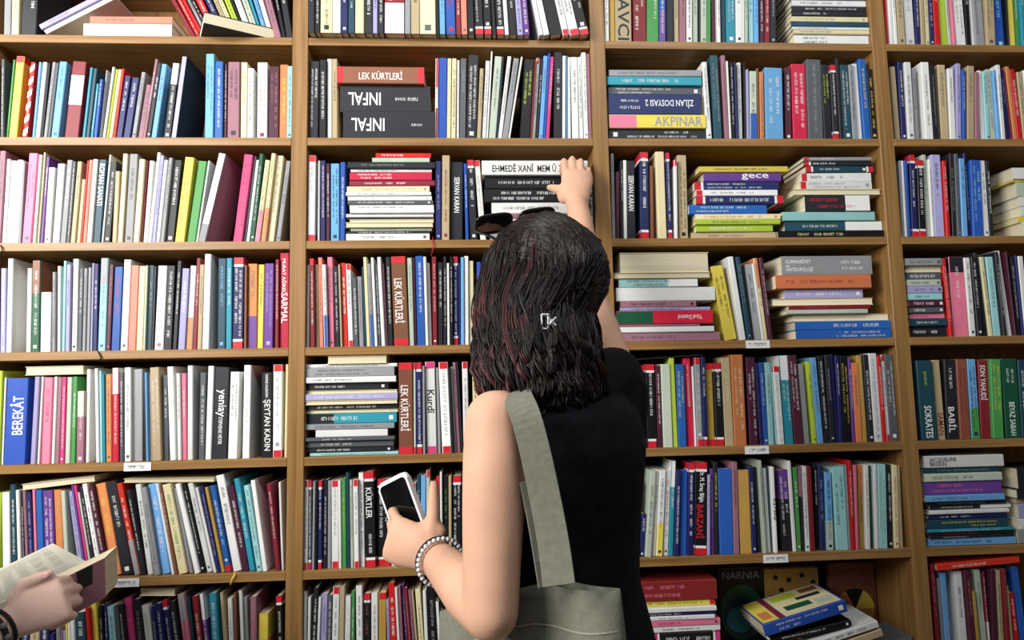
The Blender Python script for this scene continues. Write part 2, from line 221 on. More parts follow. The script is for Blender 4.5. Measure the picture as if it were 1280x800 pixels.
(1,5,360,570,5,715,"90 122 93 155 w/K^r;124 148 126 155 G/w^r;150 165 158 160 g;168 182 170 165 k^n;185 213 181 155 n/w^r;215 246 220 150 K;248 270 237 155 g^n;274 319 259 155 w/g^r;320 336 303 155 w^n;338 368 326 140 e/l;370 391 358 105 T^n;393 411 385 150 s;414 446 406 150 w/K^r;449 483 436 105 w/K;487 553 472 100 k/w*KÜRTLER^r;560 643 556 145 k/w^r;648 691 645 165 w/g;693 736 693 165 e;750 769 750 170 r^n;771 799 773 170 w^t;802 827 806 120 T;829 861 832 120 B^n;864 888 865 90 s^tn;890 922 890 160 w;925 950 926 130 r/w;954 969 948 100 w^n;971 1004 971 125 k/e;1006 1026 1004 125 i^n;1028 1086 1028 125 k/w^r"),
(2,5,790,560,5.333,712,"46 84 62 440 n/w;88 131 93 150 s;132 159 127 150 w;160 205 151 150 w/K^Ly;207 243 187 150 w/R;245 276 212 85 t/w^Hw;281 315 249 150 n/w;318 366 286 148 b^n;370 413 334 100 n/w^t;416 500 378 95 k/r*BARZANİ^r;502 524 463 180 v;526 550 474 140 P/v;553 582 516 95 K/y;588 680 556 140 b^n;682 720 648 95 m/K;725 803 696 150 Y^n;805 836 768 130 n/w;838 868 803 130 K^n;870 904 822 85 s/K;906 930 870 135 w^n"),
(2,5,960,560,5.333,675,"5 24 -30 130 T^n;28 68 2 128 w/k*AzLıYa^u;95 165 61 148 K/w^HP;167 193 123 88 w^n;196 226 166 130 e/w;229 246 205 125 K^Hm;249 284 222 125 w;288 319 259 125 R^n;321 345 303 110 k/w;347 386 326 120 n/v;396 441 379 165 B/k^Ls;456 539 426 130 a/G;541 556 511 115 g^n;559 586 531 85 r/w;588 609 571 115 p^n;612 646 598 115 Y/k^Ho;648 687 633 115 w/e;690 706 669 120 E^n;708 743 692 112 w/a;745 801 731 110 a/g;805 839 788 112 K/w;841 880 821 115 c/r;883 905 860 120 i"),
(0,6,0,660,5.716,800,"318 350 312 760 n;355 379 345 740 v;381 399 375 735 m^n;401 430 399 700 g;433 482 430 665 y/c;484 504 481 650 w^n;506 536 500 625 w^n;540 612 525 610 T/w;622 651 605 575 r^n;655 706 635 540 y/o;709 742 698 560 k/w;746 776 735 545 n/w;779 828 759 565 a;836 865 815 555 G^n;867 897 841 550 K;906 971 876 505 h/p;976 1027 946 515 K/g;1030 1080 996 560 w/i"),
(0,6,180,700,6.4,640,"70 109 46 375 n/w;111 162 76 355 n/w;171 217 121 330 n/w^t;221 277 171 340 K/w;311 366 266 280 p^Hg;371 396 336 295 T^n;421 467 381 295 R/w;481 517 441 270 P/w^Hw;541 600 519 270 t^Lw;635 661 606 265 i;664 716 653 310 w/m;718 737 712 265 O^n;771 800 756 245 w^n;813 837 801 300 g;850 901 849 295 m/p;906 996 908 430 o/y^Hy;1063 1116 1053 290 k/w^r"),
(1,6,360,700,5.333,533,"80 112 83 215 w/p;131 149 136 250 w;151 190 166 185 K/w;193 212 205 250 w^n;215 256 222 225 v;259 290 267 235 G;293 338 301 180 w/k^t;340 374 348 175 i^n;376 415 381 240 w/s;417 440 420 210 e;456 500 453 172 w/k;501 551 503 225 k/O^t;556 601 556 220 w/u;606 656 605 220 Y/o^t;661 680 651 265 v;682 725 666 155 r/w;727 745 708 185 w^n;747 768 726 175 m;776 797 746 165 P;800 822 771 190 R/p;824 848 796 205 m;850 862 821 205 i^n;864 906 841 195 c/k;910 936 896 205 w^n;941 996 926 180 k/g;1000 1021 985 280 w^n;1025 1048 1010 260 k"),
(3,6,1110,680,6.667,800,"400 436 351 170 R/p;451 474 413 290 g;476 525 431 240 B/v;600 665 551 230 w/n;681 738 631 230 u/o;740 769 701 400 Y^n;776 826 719 215 s/k;828 856 781 230 R^Lw;871 921 851 220 u^n;930 970 889 220 i;976 1022 931 215 R/m;1026 1046 986 350 i^n;1050 1096 1006 410 r/w;1110 1162 1036 200 b/t"),
]
ST = [
(0,0,0,0,4.443,"498 958 85 126 x;465 955 128 182 w/g"),
(2,0,920,0,4.445,"300 700 -95 -62 i;306 712 -60 -32 s;303 716 -30 -3 g;310 719 -2 29 w;308 718 31 58 K/w;308 718 59 86 K/w;305 735 88 115 c/g;305 735 116 145 T/b;312 740 146 162 w;320 745 163 190 c;320 735 192 234 w/K"),
(1,1,370,0,4.445,"228 712 368 452 O/w*LEK KÜRTLERİ^r;245 745 472 612 K/w*INFAL^v;262 770 614 760 K/w*INFAL^v"),
(2,1,740,0,4.443,"95 605 383 420 g;85 606 422 478 t/w;90 605 479 516 G;92 600 518 632 n/w*ZİLAN DOSYASI 2^v;95 630 634 715 y/g*AKPINAR^Hp;95 630 716 766 K/w^v"),
(1,2,370,170,5.335,"532 900 112 141 r/w;508 890 143 171 s^n;345 928 172 220 K/g;365 905 222 240 w;358 905 241 294 r/w;355 925 295 332 R/w;338 890 333 371 c/g;332 900 372 398 w;345 905 400 429 w/s;345 915 430 459 G;358 918 460 488 w;360 920 490 519 w^n;335 915 520 541 w^n;345 920 542 555 K/w;355 920 556 573 c^p;330 915 575 613 c^p;365 905 615 632 s;335 890 633 651 K;335 890 652 694 w"),
(1,2,560,170,5.335,"224 930 162 245 w/k*EHMEDÊ XANÎ  MEM Û ZÎN;245 925 270 352 k;240 930 354 440 k;290 925 444 515 w;300 925 518 548 m;285 930 550 600 w;280 930 602 690 g"),
(2,2,750,170,5.333,"660 1250 200 241 y/k;690 1205 243 300 P/w*gece;630 1190 302 356 n/w^t;640 1182 358 396 w^t;640 1222 397 456 n/w^r;590 1110 458 518 b;635 1200 520 556 c/o;635 1200 558 592 l;640 1150 594 640 l/w;610 1170 642 682 i/m"),
(2,2,930,170,5.335,"400 850 138 164 g/w^t;400 850 166 198 K/w^t;410 860 200 242 T/w^r;385 845 244 299 w/k^t;375 850 301 352 w/g^t;335 910 354 390 c^p;405 835 392 500 K/r^Lw;255 870 506 567 a^n;270 950 569 630 T^Lw;225 945 632 668 k/c"),
(3,2,1100,170,5.333,"882 1330 210 290 w;868 1320 292 306 y;905 1330 308 404 s;925 1330 405 468 w;930 1330 470 532 w;920 1330 535 572 y;950 1330 574 664 w"),
(2,3,750,295,5.333,"130 722 112 243 c^p;90 735 245 283 i^p;125 650 285 343 a/R^Lw;105 765 345 434 w^n;135 640 436 476 m/k;130 735 478 499 v;105 752 501 590 r/w*Yücel Demirel^vLE;115 665 591 606 m^n;105 760 608 645 w^n;150 800 647 690 m"),
(2,3,930,295,5.335,"245 848 135 258 g/w*CUMHURİYET ve ANTROPOLOJİ;210 845 260 352 o/R;270 790 356 417 v/w;190 860 419 461 c^p;300 840 462 491 R/h;285 825 492 524 s/w;330 978 525 569 c^p;340 980 570 627 b/w^v;345 980 628 685 b/w^v"),
(3,3,1110,295,5.333,"112 355 148 200 g;112 355 202 240 c^p;120 350 243 288 G;125 350 290 330 s;130 360 333 380 v;130 360 383 425 a;138 370 427 472 u;140 370 474 514 G;140 375 516 551 p;150 395 553 602 T;150 385 603 668 K"),
(1,4,370,435,4.848,"190 550 48 98 c^pn;52 612 100 120 w;60 595 122 177 g;60 605 178 214 w;70 555 215 259 K/w;50 615 260 280 c^p;50 615 282 319 v/w;50 615 321 346 c^p;50 615 347 377 K/w;50 620 378 396 c^p;80 610 398 463 t^Hk;55 595 464 496 g;120 555 497 545 w^n;55 595 546 567 G;50 590 568 605 G/w;60 590 606 637 K/w;85 620 638 662 a"),
(3,5,1120,555,5.333,"185 715 82 159 w/k*JACQUELINE BRISKIN;180 685 161 199 T/g;185 705 201 252 s/R;180 700 254 344 P/p;195 725 346 383 B;200 735 385 408 K/g;225 765 410 443 K^Lw;220 755 445 470 w^n;215 740 471 508 n/w;205 745 510 569 T/y^v;215 790 571 590 t;215 790 591 613 K/r;230 790 615 632 K;215 800 634 692 B/K"),
(3,5,1120,555,5.333,"806 1260 160 302 K;808 1260 305 360 K/c;806 1260 362 396 i;812 1260 400 490 v;810 1260 500 570 w;808 1260 572 690 g"),
(2,6,790,680,6.667,"60 705 318 478 R/p;60 695 481 540 y/O^r;80 705 541 575 w^n;90 700 576 609 n/w;115 690 611 640 w/g;130 735 641 692 p/R;140 735 693 745 w/k;170 735 747 850 k/w^h;150 735 852 960 g;140 740 962 1060 b;160 735 1062 1165 T"),
]
FR = [  # bay,row,ox,oy,s,Y-front,"xa ya xb yb thickness colour..."
(0,0,0,0,4.443,0.02,"222 150 600 -45 34 v;250 178 640 -22 26 w"),
(0,4,0,435,4.848,0.015,"152 140 505 132 54 c^pn"),
(0,5,0,580,5,0.015,"135 146 592 90 38 c^pn"),
(0,5,120,580,5,0.015,"172 105 738 98 26 c^pn"),
(0,6,120,700,6.4,0.015,"350 258 632 258 58 c^pn"),
(2,4,790,430,5.517,0.012,"0 108 490 76 9 K^n"),
(3,6,1110,680,6.667,0.006,"410 200 1095 130 50 r/w"),
]
ROWW = ['topmost', 'second', 'third', 'fourth', 'fifth', 'sixth', 'seventh']
BAYW = ['far-left', 'second', 'third', 'far-right']
ONES = ['', 'first', 'second', 'third', 'fourth', 'fifth', 'sixth', 'seventh', 'eighth', 'ninth', 'tenth', 'eleventh', 'twelfth', 'thirteenth', 'fourteenth', 'fifteenth', 'sixteenth', 'seventeenth', 'eighteenth', 'nineteenth']
TENS = {2: ('twentieth', 'twenty'), 3: ('thirtieth', 'thirty'), 4: ('fortieth', 'forty'), 5: ('fiftieth', 'fifty')}
def ordinal(n):
    if n < 20: return ONES[n]
    t, o = divmod(n, 10); return TENS[t][0] if o == 0 else TENS[t][1] + '-' + ONES[o]

def parse_style(s):
    opts = ''; title = None; tc = None
    if '^' in s: s, opts = s.split('^')
    if '*' in s: s, title = s.split('*')
    if '/' in s: s, tc = s.split('/')
    c = s.strip(); st = dict(col=c, tc=tc or ('w' if c in DARK else 'G'), title=title, low=None, high=None, plate=None, flags='')
    k = 0
    while k < len(opts):
        if opts[k] == 'L': st['low'] = opts[k + 1]; k += 2
        elif opts[k] == 'W': st['plate'] = opts[k + 1]; k += 2
        elif opts[k] == 'H': st['high'] = opts[k + 1]; k += 2
        else: st['flags'] += opts[k]; k += 1
    return st

WOMAN = [(588, 262), (690, 255), (700, 190), (742, 190), (745, 330), (790, 450), (812, 500), (815, 800), (545, 800), (520, 700), (472, 610), (505, 586), (545, 610), (560, 690), (580, 690), (583, 500), (585, 400)]
def inside(x, y, poly):
    r = False; j = len(poly) - 1
    for i in range(len(poly)):
        (xi, yi), (xj, yj) = poly[i], poly[j]
        if (yi > y) != (yj > y) and x < (xj - xi) * (y - yi) / (yj - yi) + xi: r = not r
        j = i
    return r
def seen(x0, x1, y0, y1):
    n = 0
    for a in range(3):
        for b in range(5):
            x = x0 + (x1 - x0) * (a + .5) / 3; y = y0 + (y1 - y0) * (b + .5) / 5
            if 0 <= x < 1280 and 0 <= y < 800 and not inside(x, y, WOMAN): n += 1
    return n / 15 * abs(x1 - x0) * abs(y1 - y0)

BOOKS = []   # dicts: M (world matrix of the book's foot/spine corner), t, h, dep, style, area, bay, row, kind
def book(**k): BOOKS.append(k)

# --- uprights
rows = {}
for (b, r, ox, oy, s, yref, data) in UP:
    for e in data.split(';'):
        p = e.strip().split(None, 4)
        xl, xr, xt, yt = map(float, p[:4]); st = parse_style(p[4])
        Y = -0.022 if (b, r) == (1, 0) else .106 if (b, r, ox) == (0, 0, 180) and xl < 700 else 0.006 + random.random() * 0.012
        A = at(ox + xl / s, oy + yref / s, Y); B = at(ox + xr / s, oy + yref / s, Y); T = at(ox + xt / s, oy + yt / s, Y)
        z0 = shelf_z(r); sl = (T.x - A.x) / (T.z - A.z); dx = sl * (z0 - A.z)
        H = T.z - z0
        px0 = ox + min(xl, xt) / s; px1 = px0 + (xr - xl) / s
        rows.setdefault((b, r), []).append(dict(x=A.x + dx, w=B.x - A.x, sl=sl, H=H, Y=Y, st=st,
            area=seen(ox + (xl + xt) / 2 / s, ox + (xl + xt) / 2 / s + (xr - xl) / s, oy + yt / s, oy + yref / s)))
def filler(b, r, px0, px1, py, seed):
    """books that the woman hides stand on in the row"""
    rr = random.Random(seed); x = at(px0, py, 0.01).x; x1 = at(px1, py, 0.01).x
    while x < x1:
        w = rr.uniform(0.008, 0.022)
        rows[(b, r)].append(dict(x=x, w=w, sl=rr.uniform(-.03, .0), H=rr.uniform(0.175, 0.205), Y=0.01 + rr.random() * .01, st=parse_style(rr.choice('wwcgKknbRsTi')), area=0, hid=1))
        x += w + 0.001
filler(1, 3, 598, 735, 430, 1); filler(1, 4, 592, 748, 560, 2); filler(1, 5, 580, 745, 700, 3); filler(1, 6, 560, 745, 790, 4)
filler(2, 5, 772, 796, 690, 5); filler(0, 6, 6, 52, 790, 6)
stack_spans = {}
for (b, r, ox, oy, s, data) in ST:
    xs = [float(v) for e in data.split(';') for v in e.split(None, 4)[:2]]
    ym = 300 if r < 3 else 600
    stack_spans.setdefault((b, r), []).append((at(ox + min(xs) / s, shelf_z(r) and oy + 100, 0.012).x, at(ox + max(xs) / s, oy + 100, 0.012).x))
EPS = 0.0006
for (b, r), L in rows.items():
    L.sort(key=lambda q: q['x'])
    lo, hi = (b - 1) * BAY + TD / 2 + .0008, b * BAY - TD / 2 - .0008
    prev = None
    for q in L:
        q['w'] = max(q['w'] - EPS, 0.004)
        if q['x'] < lo: q['w'] = max(0.005, q['w'] - (lo - q['x'])); q['x'] = lo
        if prev:
            pr = prev['x'] + prev['w'] + EPS
            if q['x'] < pr: d = pr - q['x']; q['w'] = max(0.004, q['w'] - d); q['x'] = pr
            zt = min(prev['H'], q['H'])
            over = prev['x'] + prev['w'] + prev['sl'] * zt + EPS - (q['x'] + q['sl'] * zt)
            if over > 0:
                q['sl'] += over / zt
        prev = q
    # right-hand wall of the bay: straighten whatever would pass through it, working back from the right
    lim = lambda z: hi
    nxt = None
    for q in reversed(L):
        if nxt is None:
            if q['x'] + q['w'] > hi: q['x'] = hi - q['w']
            mx = (hi - q['x'] - q['w']) / q['H']
            if q['sl'] > mx: q['sl'] = mx
        else:
            if q['x'] + q['w'] + EPS > nxt['x']: q['x'] = nxt['x'] - q['w'] - EPS
            zt = min(q['H'], nxt['H']); over = q['x'] + q['w'] + q['sl'] * zt + EPS - nxt['x'] - nxt['sl'] * zt
            if over > 0: q['sl'] -= over / zt
        if q['x'] + q['sl'] * q['H'] < lo: q['sl'] = (lo - q['x']) / q['H']
        nxt = q
    n = -1
    for q in L:
        n += 0 if q.get('hid') else 1
        th = math.atan(q['sl']); t = q['w'] * math.cos(th)
        z0 = shelf_z(r) + 0.0003
        hgt = (q['H'] - (t * math.sin(abs(th)) if th > 0 else 0)) / math.cos(th) if True else 0
        hgt = max(0.09, min(hgt, (PITCH - TB - 0.004) / math.cos(th) - t * abs(math.tan(th)) - .002))
        # local x axis = thickness, local z = height; lean about the foot corner that touches the board
        Mr = Matrix.Rotation(th, 4, 'Y')
        if th >= 0: org = Vector((q['x'] + t / math.cos(th) * 1.0, q['Y'], z0)) - (Mr @ Vector((t, 0, 0)))
        else: org = Vector((q['x'], q['Y'], z0))
        book(M=Matrix.Translation(org) @ Mr, t=t, h=hgt, dep=min(hgt * random.uniform(.64, .69), DEP - 0.02 - q['Y']), st=q['st'], area=q['area'], bay=b, row=r, kind='up', n=n + 1, lean=math.degrees(th))
# --- lying stacks
nst = {}
for (b, r, ox, oy, s, data) in ST:
    es = [e.strip().split(None, 4) for e in data.split(';')]
    k = nst.get((b, r), 0); nst[(b, r)] = k + 1
    z = shelf_z(r) + 0.0003; tot = len(es)
    lo, hi = (b - 1) * BAY + TD / 2 + .001, b * BAY - TD / 2 - .001
    for i, p in enumerate(reversed(es)):
        x0, x1, y0, y1 = map(float, p[:4]); st = parse_style(p[4]); Y = 0.004 + random.random() * 0.012
        if (b, r) == (1, 2) and k == 1: Y = 0.0 if i == tot - 1 else 0.012
        A = at(ox + x0 / s, oy + y0 / s, Y); B = at(ox + x1 / s, oy + y0 / s, Y)
        t = max(0.004, A.z - z - 0.0004); xa, xb = max(A.x, lo), min(B.x, hi); h = xb - xa
        yaw = random.uniform(-.012, .012) if xa > lo + .006 and xb < hi - .006 else 0
        dep = min(0.27 - Y, h * 0.68 if h > 0.15 else h * 1.35)
        fl = 'v' in st['flags']
        if 'p' in st['flags']:
            # spine turned to the wall, page edges to the room
            M = Matrix.Translation((xa, Y + dep, z)) @ Matrix(((0, 0, 1, 0), (0, -1, 0, 0), (1, 0, 0, 0), (0, 0, 0, 1)))
        elif not fl:
            M = Matrix.Translation((xb, Y, z)) @ Matrix.Rotation(yaw, 4, 'Z') @ Matrix.Rotation(-math.pi / 2, 4, 'Y')
        else:
            M = Matrix.Translation((xa, Y, z + t)) @ Matrix.Rotation(yaw, 4, 'Z') @ Matrix.Rotation(math.pi / 2, 4, 'Y')
        book(M=M, t=t, h=h, dep=dep, st=st, area=seen(ox + x0 / s, ox + x1 / s, oy + y0 / s, oy + y1 / s), bay=b, row=r, kind='stack', n=tot - i, stack=k, lean=0)
        z += t + 0.0004
# --- leaning across or laid on top
for (b, r, ox, oy, s, Y, data) in FR:
    for i, e in enumerate(data.split(';')):
        p = e.strip().split(None, 5); xa, ya, xb, yb, th = map(float, p[:5]); st = parse_style(p[5])
        A = at(ox + xa / s, oy + ya / s, Y); B = at(ox + xb / s, oy + yb / s, Y); h = (B - A).length; t = th / s * h / math.hypot((xb - xa) / s, (yb - ya) / s)
        ang = math.atan2(B.z - A.z, B.x - A.x)
        zx = Vector((math.cos(ang), 0, math.sin(ang))); up = Vector((-math.sin(ang), 0, math.cos(ang))); dep = min(0.14, h * .68)
        if 'p' in st['flags']:
            o = A - up * t / 2 + Vector((0, dep, 0)); M = Matrix(((up.x, 0, zx.x, o.x), (0, -1, 0, o.y), (up.z, 0, zx.z, o.z), (0, 0, 0, 1)))
        else:
            o = B - up * t / 2; M = Matrix(((up.x, 0, -zx.x, o.x), (0, 1, 0, o.y), (up.z, 0, -zx.z, o.z), (0, 0, 0, 1)))
        book(M=M, t=t, h=h, dep=dep, st=st, area=seen(ox + xa / s, ox + xb / s, oy + min(ya, yb) / s, oy + (min(ya, yb) + th) / s), bay=b, row=r, kind='free', n=i + 1, lean=0)

# whatever carries a laid-on book stops just below it
def _poly(B): return [(B['M'] @ Vector((x, 0, z))).xz for x, z in ((0, 0), (B['t'], 0), (B['t'], B['h']), (0, B['h']))]
def _overlap(a, b):
    best = 9
    for P in (a, b):
        for i in range(4):
            e = P[(i + 1) % 4] - P[i]; n = Vector((-e.y, e.x)).normalized(); pa = [n.dot(q) for q in a]; pb = [n.dot(q) for q in b]
            o = min(max(pa), max(pb)) - max(min(pa), min(pb))
            if o <= 0: return 0
            best = min(best, o)
    return best
for F in [q for q in BOOKS if q['kind'] == 'free']:
    for U in BOOKS:
        if U['kind'] == 'up' and (U['bay'], U['row']) == (F['bay'], F['row']):
            for _ in range(6):
                o = _overlap(_poly(F), _poly(U))
                if o > 0 and F['row'] > 0: U['h'] -= o * 1.15 + .0005
# --- book geometry (local: x thickness, y from spine to fore-edge, z foot to head)
def cover_vf(t, h, d):
    ct = min(0.0011, t * .18); c = min(0.0015, t * .2)
    o = [(0, d), (0, c), (c, 0), (t - c, 0), (t, c), (t, d), (t - ct, d), (t - ct, ct + .0006), (ct, ct + .0006), (ct, d)]
    n = len(o); v = [Vector((x, y, 0)) for x, y in o] + [Vector((x, y, h)) for x, y in o]
    f = [(i, (i + 1) % n, n + (i + 1) % n, n + i) for i in range(n)]
    for q in ((0, 1, 8, 9), (1, 2, 3, 4), (1, 4, 7, 8), (4, 5, 6, 7)):
        f.append(tuple(reversed(q))); f.append(tuple(n + k for k in q))
    return v, f
def pages_vf(t, h, d):
    ct = min(0.0011, t * .18) + .0002
    return box_vf(ct, t - ct, ct + .0012, d - .002, .0015, h - .0015)
def quad(x0, x1, z0, z1, y): return [Vector((x0, y, z0)), Vector((x1, y, z0)), Vector((x1, y, z1)), Vector((x0, y, z1))]
def plate(x0, x1, z0, z1, y): return box_vf(x0, x1, y - .0002, y + .0001, z0, z1)
def wrap(t, z0, z1, d):     # a printed band that runs round the spine onto both covers
    v, f = [], []
    for (x0, x1, y0, y1) in ((.0014 if t > .006 else .0003, t - (.0014 if t > .006 else .0003), -.0002, .0001),):
        a, b = box_vf(x0, x1, y0, y1, z0, z1); v += a; f += b
    for x0, x1 in ((-.00015, .0001), (t - .0001, t + .00015)):
        a, b = box_vf(x0, x1, .0016, d, z0, z1); q = len(v); v += a; f += [tuple(k + q for k in g) for g in b]
    return v, f
def scribble(rr, t, h, st):
    """unreadable small print: runs of tiny strokes down the spine"""
    v, f = [], []; up = 'u' in st['flags']; y = -.0003
    lines = 2 if t > .019 and rr.random() < .6 else 1
    for ln in range(lines):
        ch = min(0.0075, t * (.36 if lines == 1 else .21)) * rr.uniform(.75, 1.1); cx = t / 2 if lines == 1 else t * (.3 + .4 * ln)
        cw = ch * .62; z = h * rr.uniform(.06, .2); end = h * rr.uniform(.45, .9)
        while z < end:
            for _ in range(rr.randint(3, 9)):
                if z + cw > end: break
                segs = rr.choice((((0, .2, 0, 1), (.52, .72, 0, 1)), ((0, .2, 0, 1), (.2, .7, .84, 1)), ((0, .7, 0, .16), (0, .2, .16, 1), (.5, .7, .16, 1)), ((.3, .5, 0, 1),), ((0, .7, .4, .56), (0, .2, 0, 1))))
                for a, b_, c, d in segs:
                    za, zb = h - (z + a * cw), h - (z + b_ * cw); xa, xb = cx - ch / 2 + c * ch, cx - ch / 2 + d * ch
                    if up: za, zb = h - za, h - zb; xa, xb = t - xb, t - xa
                    k = len(v); v += quad(xa, xb, min(za, zb), max(za, zb), y); f.append((k, k + 1, k + 2, k + 3))
                z += cw
            z += cw * rr.choice((.7, .7, 1, 3))
    return v, f
GLY = {}
def text_vf(title, t, h, st, frac=.62, z0=None):
    key = title
    if key not in GLY:
        cu = bpy.data.curves.new('lettering', 'FONT'); cu.body = {'CUMHURİYET ve ANTROPOLOJİ': 'CUMHURİYET\nve\nANTROPOLOJİ', 'JACQUELINE BRISKIN': 'JACQUELINE\nBRISKIN'}.get(title, title); cu.size = 1; cu.resolution_u = 2; cu.align_x = 'LEFT'; cu.offset = .012; cu.space_line = .8
        o = bpy.data.objects.new('lettering', cu); COL.objects.link(o)
        me = o.to_mesh(); GLY[key] = ([v.co.copy() for v in me.vertices], [tuple(p.vertices) for p in me.polygons]); o.to_mesh_clear()
        bpy.data.objects.remove(o)
    vs, fs = GLY[key]
    x0 = min(v.x for v in vs); x1 = max(v.x for v in vs); y0 = min(v.y for v in vs); y1 = max(v.y for v in vs)
    sx = min(h * frac / (x1 - x0), t * 1.6 / (y1 - y0)); sy = min(t * .72 / (y1 - y0), sx * 1.5)
    v = []
    for p in vs:
        a, b = (p.x - x0) * sx, (p.y - (y0 + y1) / 2) * sy
        L = (x1 - x0) * sx; off = (h - L) * (.5 if z0 is None else z0)
        if 'u' in st['flags']: v.append(Vector((t / 2 - b, -.0003, off + a)))
        else: v.append(Vector((t / 2 + b, -.0003, h - off - a)))
    fs2 = fs if 'u' in st['flags'] else fs
    return v, fs2

def book_pieces(B, rr):
    """list of (name, level, verts, faces, material)"""
    t, h, d, st = B['t'], B['h'], B['dep'], B['st']; out = []
    v, f = cover_vf(t, h, d); out.append(('cover', v, f, cmat(st['col'])))
    v, f = pages_vf(t, h, d); out.append(('pages', v, f, M_PAGE))
    fl = st['flags']
    if st['plate']:
        v, f = plate(.0012, t - .0012, h * (.2 if st['plate'] == 'w' else .002), h - .001, -.0001); out.append(('spine_panel', v, f, imat(st['plate'])))
    if 'Z' in fl:
        v, f = plate(.001, t - .001, h * .44, h * .82, -.0001); out.append(('spine_label', v, f, imat('w')))
    if st['high']:
        hf = .28 if st['high'] in 'kgAdwp' else .36
        v, f = wrap(t, h * (1 - hf), h - .0005, d * .5); out.append(('colour_band', v, f, imat(st['high'])))
    if st['low']:
        v, f = wrap(t, .0005, h * .38, d * .5); out.append(('colour_band', v, f, imat(st['low'])))
    ends = {'r': ('r', 1, 1), 't': ('r', 1, 0), 'f': ('r', 0, 1), 'h': ('h', 1, 1), 'd': ('K', 2.6, 0)}
    for k in fl:
        if k in ends:
            c, a, b_ = ends[k]
            for on, top in ((a, True), (b_, False)):
                if not on: continue
                e0, e1 = (h * (1 - .075 * on), h - .0003) if top else (.0003, h * .075)
                v, f = wrap(t, e0, e1, d * .98); out.append(('end_band', v, f, imat(c)))
                if st['col'] in 'kKnTG':
                    w0, w1 = (e0 - h * .028, e0 - .0002) if top else (e1 + .0002, e1 + h * .028)
                    v, f = wrap(t, w0, w1, d * .98); out.append(('end_stripe', v, f, imat('w')))
        if k == 'S':
            v, f = [], []; 
            for q in range(6):
                z = h * (.03 + q * .165); k0 = len(v); a = t * .9
                v += [Vector((.0002, -.0003, z)), Vector((t - .0002, -.0003, z + a)), Vector((t - .0002, -.0003, min(h, z + a + h * .08))), Vector((.0002, -.0003, z + h * .08))]; f.append((k0, k0 + 1, k0 + 2, k0 + 3))
            out.append(('stripes', v, f, imat('w')))
    if st['title']:
        nm = st['title']
        z0 = {'SARMAL': .62, 'BEREKÂT': .62, 'ROMAN SANATI': .1, 'SOKRATES': .95, 'SAMAN': .92, 'BABİL': .88, 'TUFAN': .9, 'SON YAHUDİ': .12, 'BEYAZ SABAH': .95, 'AKPINAR': .93, 'AVCI': .96, 'gece': .75, 'JACQUELINE BRISKIN': .1, 'CUMHURİYET ve ANTROPOLOJİ': .06, 'BARZANİ': .72, 'yeniay': .35, 'ŞEYTAN KADIN': .8, 'EHMEDÊ XANÎ  MEM Û ZÎN': .35, 'INFAL': .86, 'ZİLAN DOSYASI 2': .16, 'KÜRTLER': .25, 'Kurdî': .42, 'SERVAN KARAN': .35, 'Yücel Demirel': .15, 'Binbir Gece Masalları': .1, 'ROMAN': .35}.get(nm)
        fr = {'SARMAL': .32, 'BEREKÂT': .45, 'ROMAN SANATI': .5, 'SOKRATES': .4, 'SAMAN': .28, 'BABİL': .32, 'TUFAN': .4, 'SON YAHUDİ': .45, 'BEYAZ SABAH': .42, 'AKPINAR': .5, 'AVCI': .5, 'gece': .35, 'JACQUELINE BRISKIN': .34, 'CUMHURİYET ve ANTROPOLOJİ': .3, 'BARZANİ': .36, 'yeniay': .3, 'ŞEYTAN KADIN': .6, 'EHMEDÊ XANÎ  MEM Û ZÎN': .72, 'INFAL': .36, 'ZİLAN DOSYASI 2': .53, 'KÜRTLER': .32, 'Kurdî': .26, 'SERVAN KARAN': .45, 'Yücel Demirel': .25, 'Binbir Gece Masalları': .5, 'ROMAN': .4}.get(nm, .5)
        v, f = text_vf(nm, t, h, st, fr, z0); out.append(('title', v, f, imat(st['tc'])))
        extra = {'SARMAL': ('MURAT AĞIREL', .36, .1, 'w'),  'ŞEYTAN KADIN': ('YASMINE GALENORN', .28, .02, 'w'), 'yeniay': ('STEPHENIE MEYER', .3, .78, 'w'), 'BARZANİ': ('Dr. M. Sıraç Bilgin', .34, .14, 'w')}.get(nm)
        if extra:
            v, f = text_vf(extra[0], t * .72, h, st, extra[1], extra[2]); v = [p + Vector((t * .14, 0, 0)) for p in v]; out.append(('author_name', v, f, imat(extra[3])))
        if nm in ('INFAL', 'CUMHURİYET ve ANTROPOLOJİ', 'ZİLAN DOSYASI 2', 'KÜRTLER', 'SOKRATES', 'BABİL', 'BEYAZ SABAH'):
            v, f = scribble(rr, t * .8, h * .34, dict(flags='')); zz = h * {'INFAL': .56, 'ZİLAN DOSYASI 2': .02, 'SOKRATES': .58, 'BABİL': .58, 'BEYAZ SABAH': .58}.get(nm, .05)
            out.append(('small_print', [p + Vector((t * .1, 0, zz)) for p in v], f, imat('w' if nm != 'SOKRATES' else 'l')))
    elif 'n' not in fl and 'p' not in fl and t > .0055:
        v, f = scribble(rr, t, h, st)
        if v: out.append(('title', v, f, imat(st['tc'])))
        if rr.random() < .3 and t > .009:      # publisher's mark at the foot
            z = h * (.04 if not any(k in fl for k in 'rf') else .12); w = t * .2
            out.append(('publisher_mark', quad(t / 2 - w, t / 2 + w, z, z + 2 * w, -.0003), [(0, 1, 2, 3)], imat(st['tc'])))
    return out

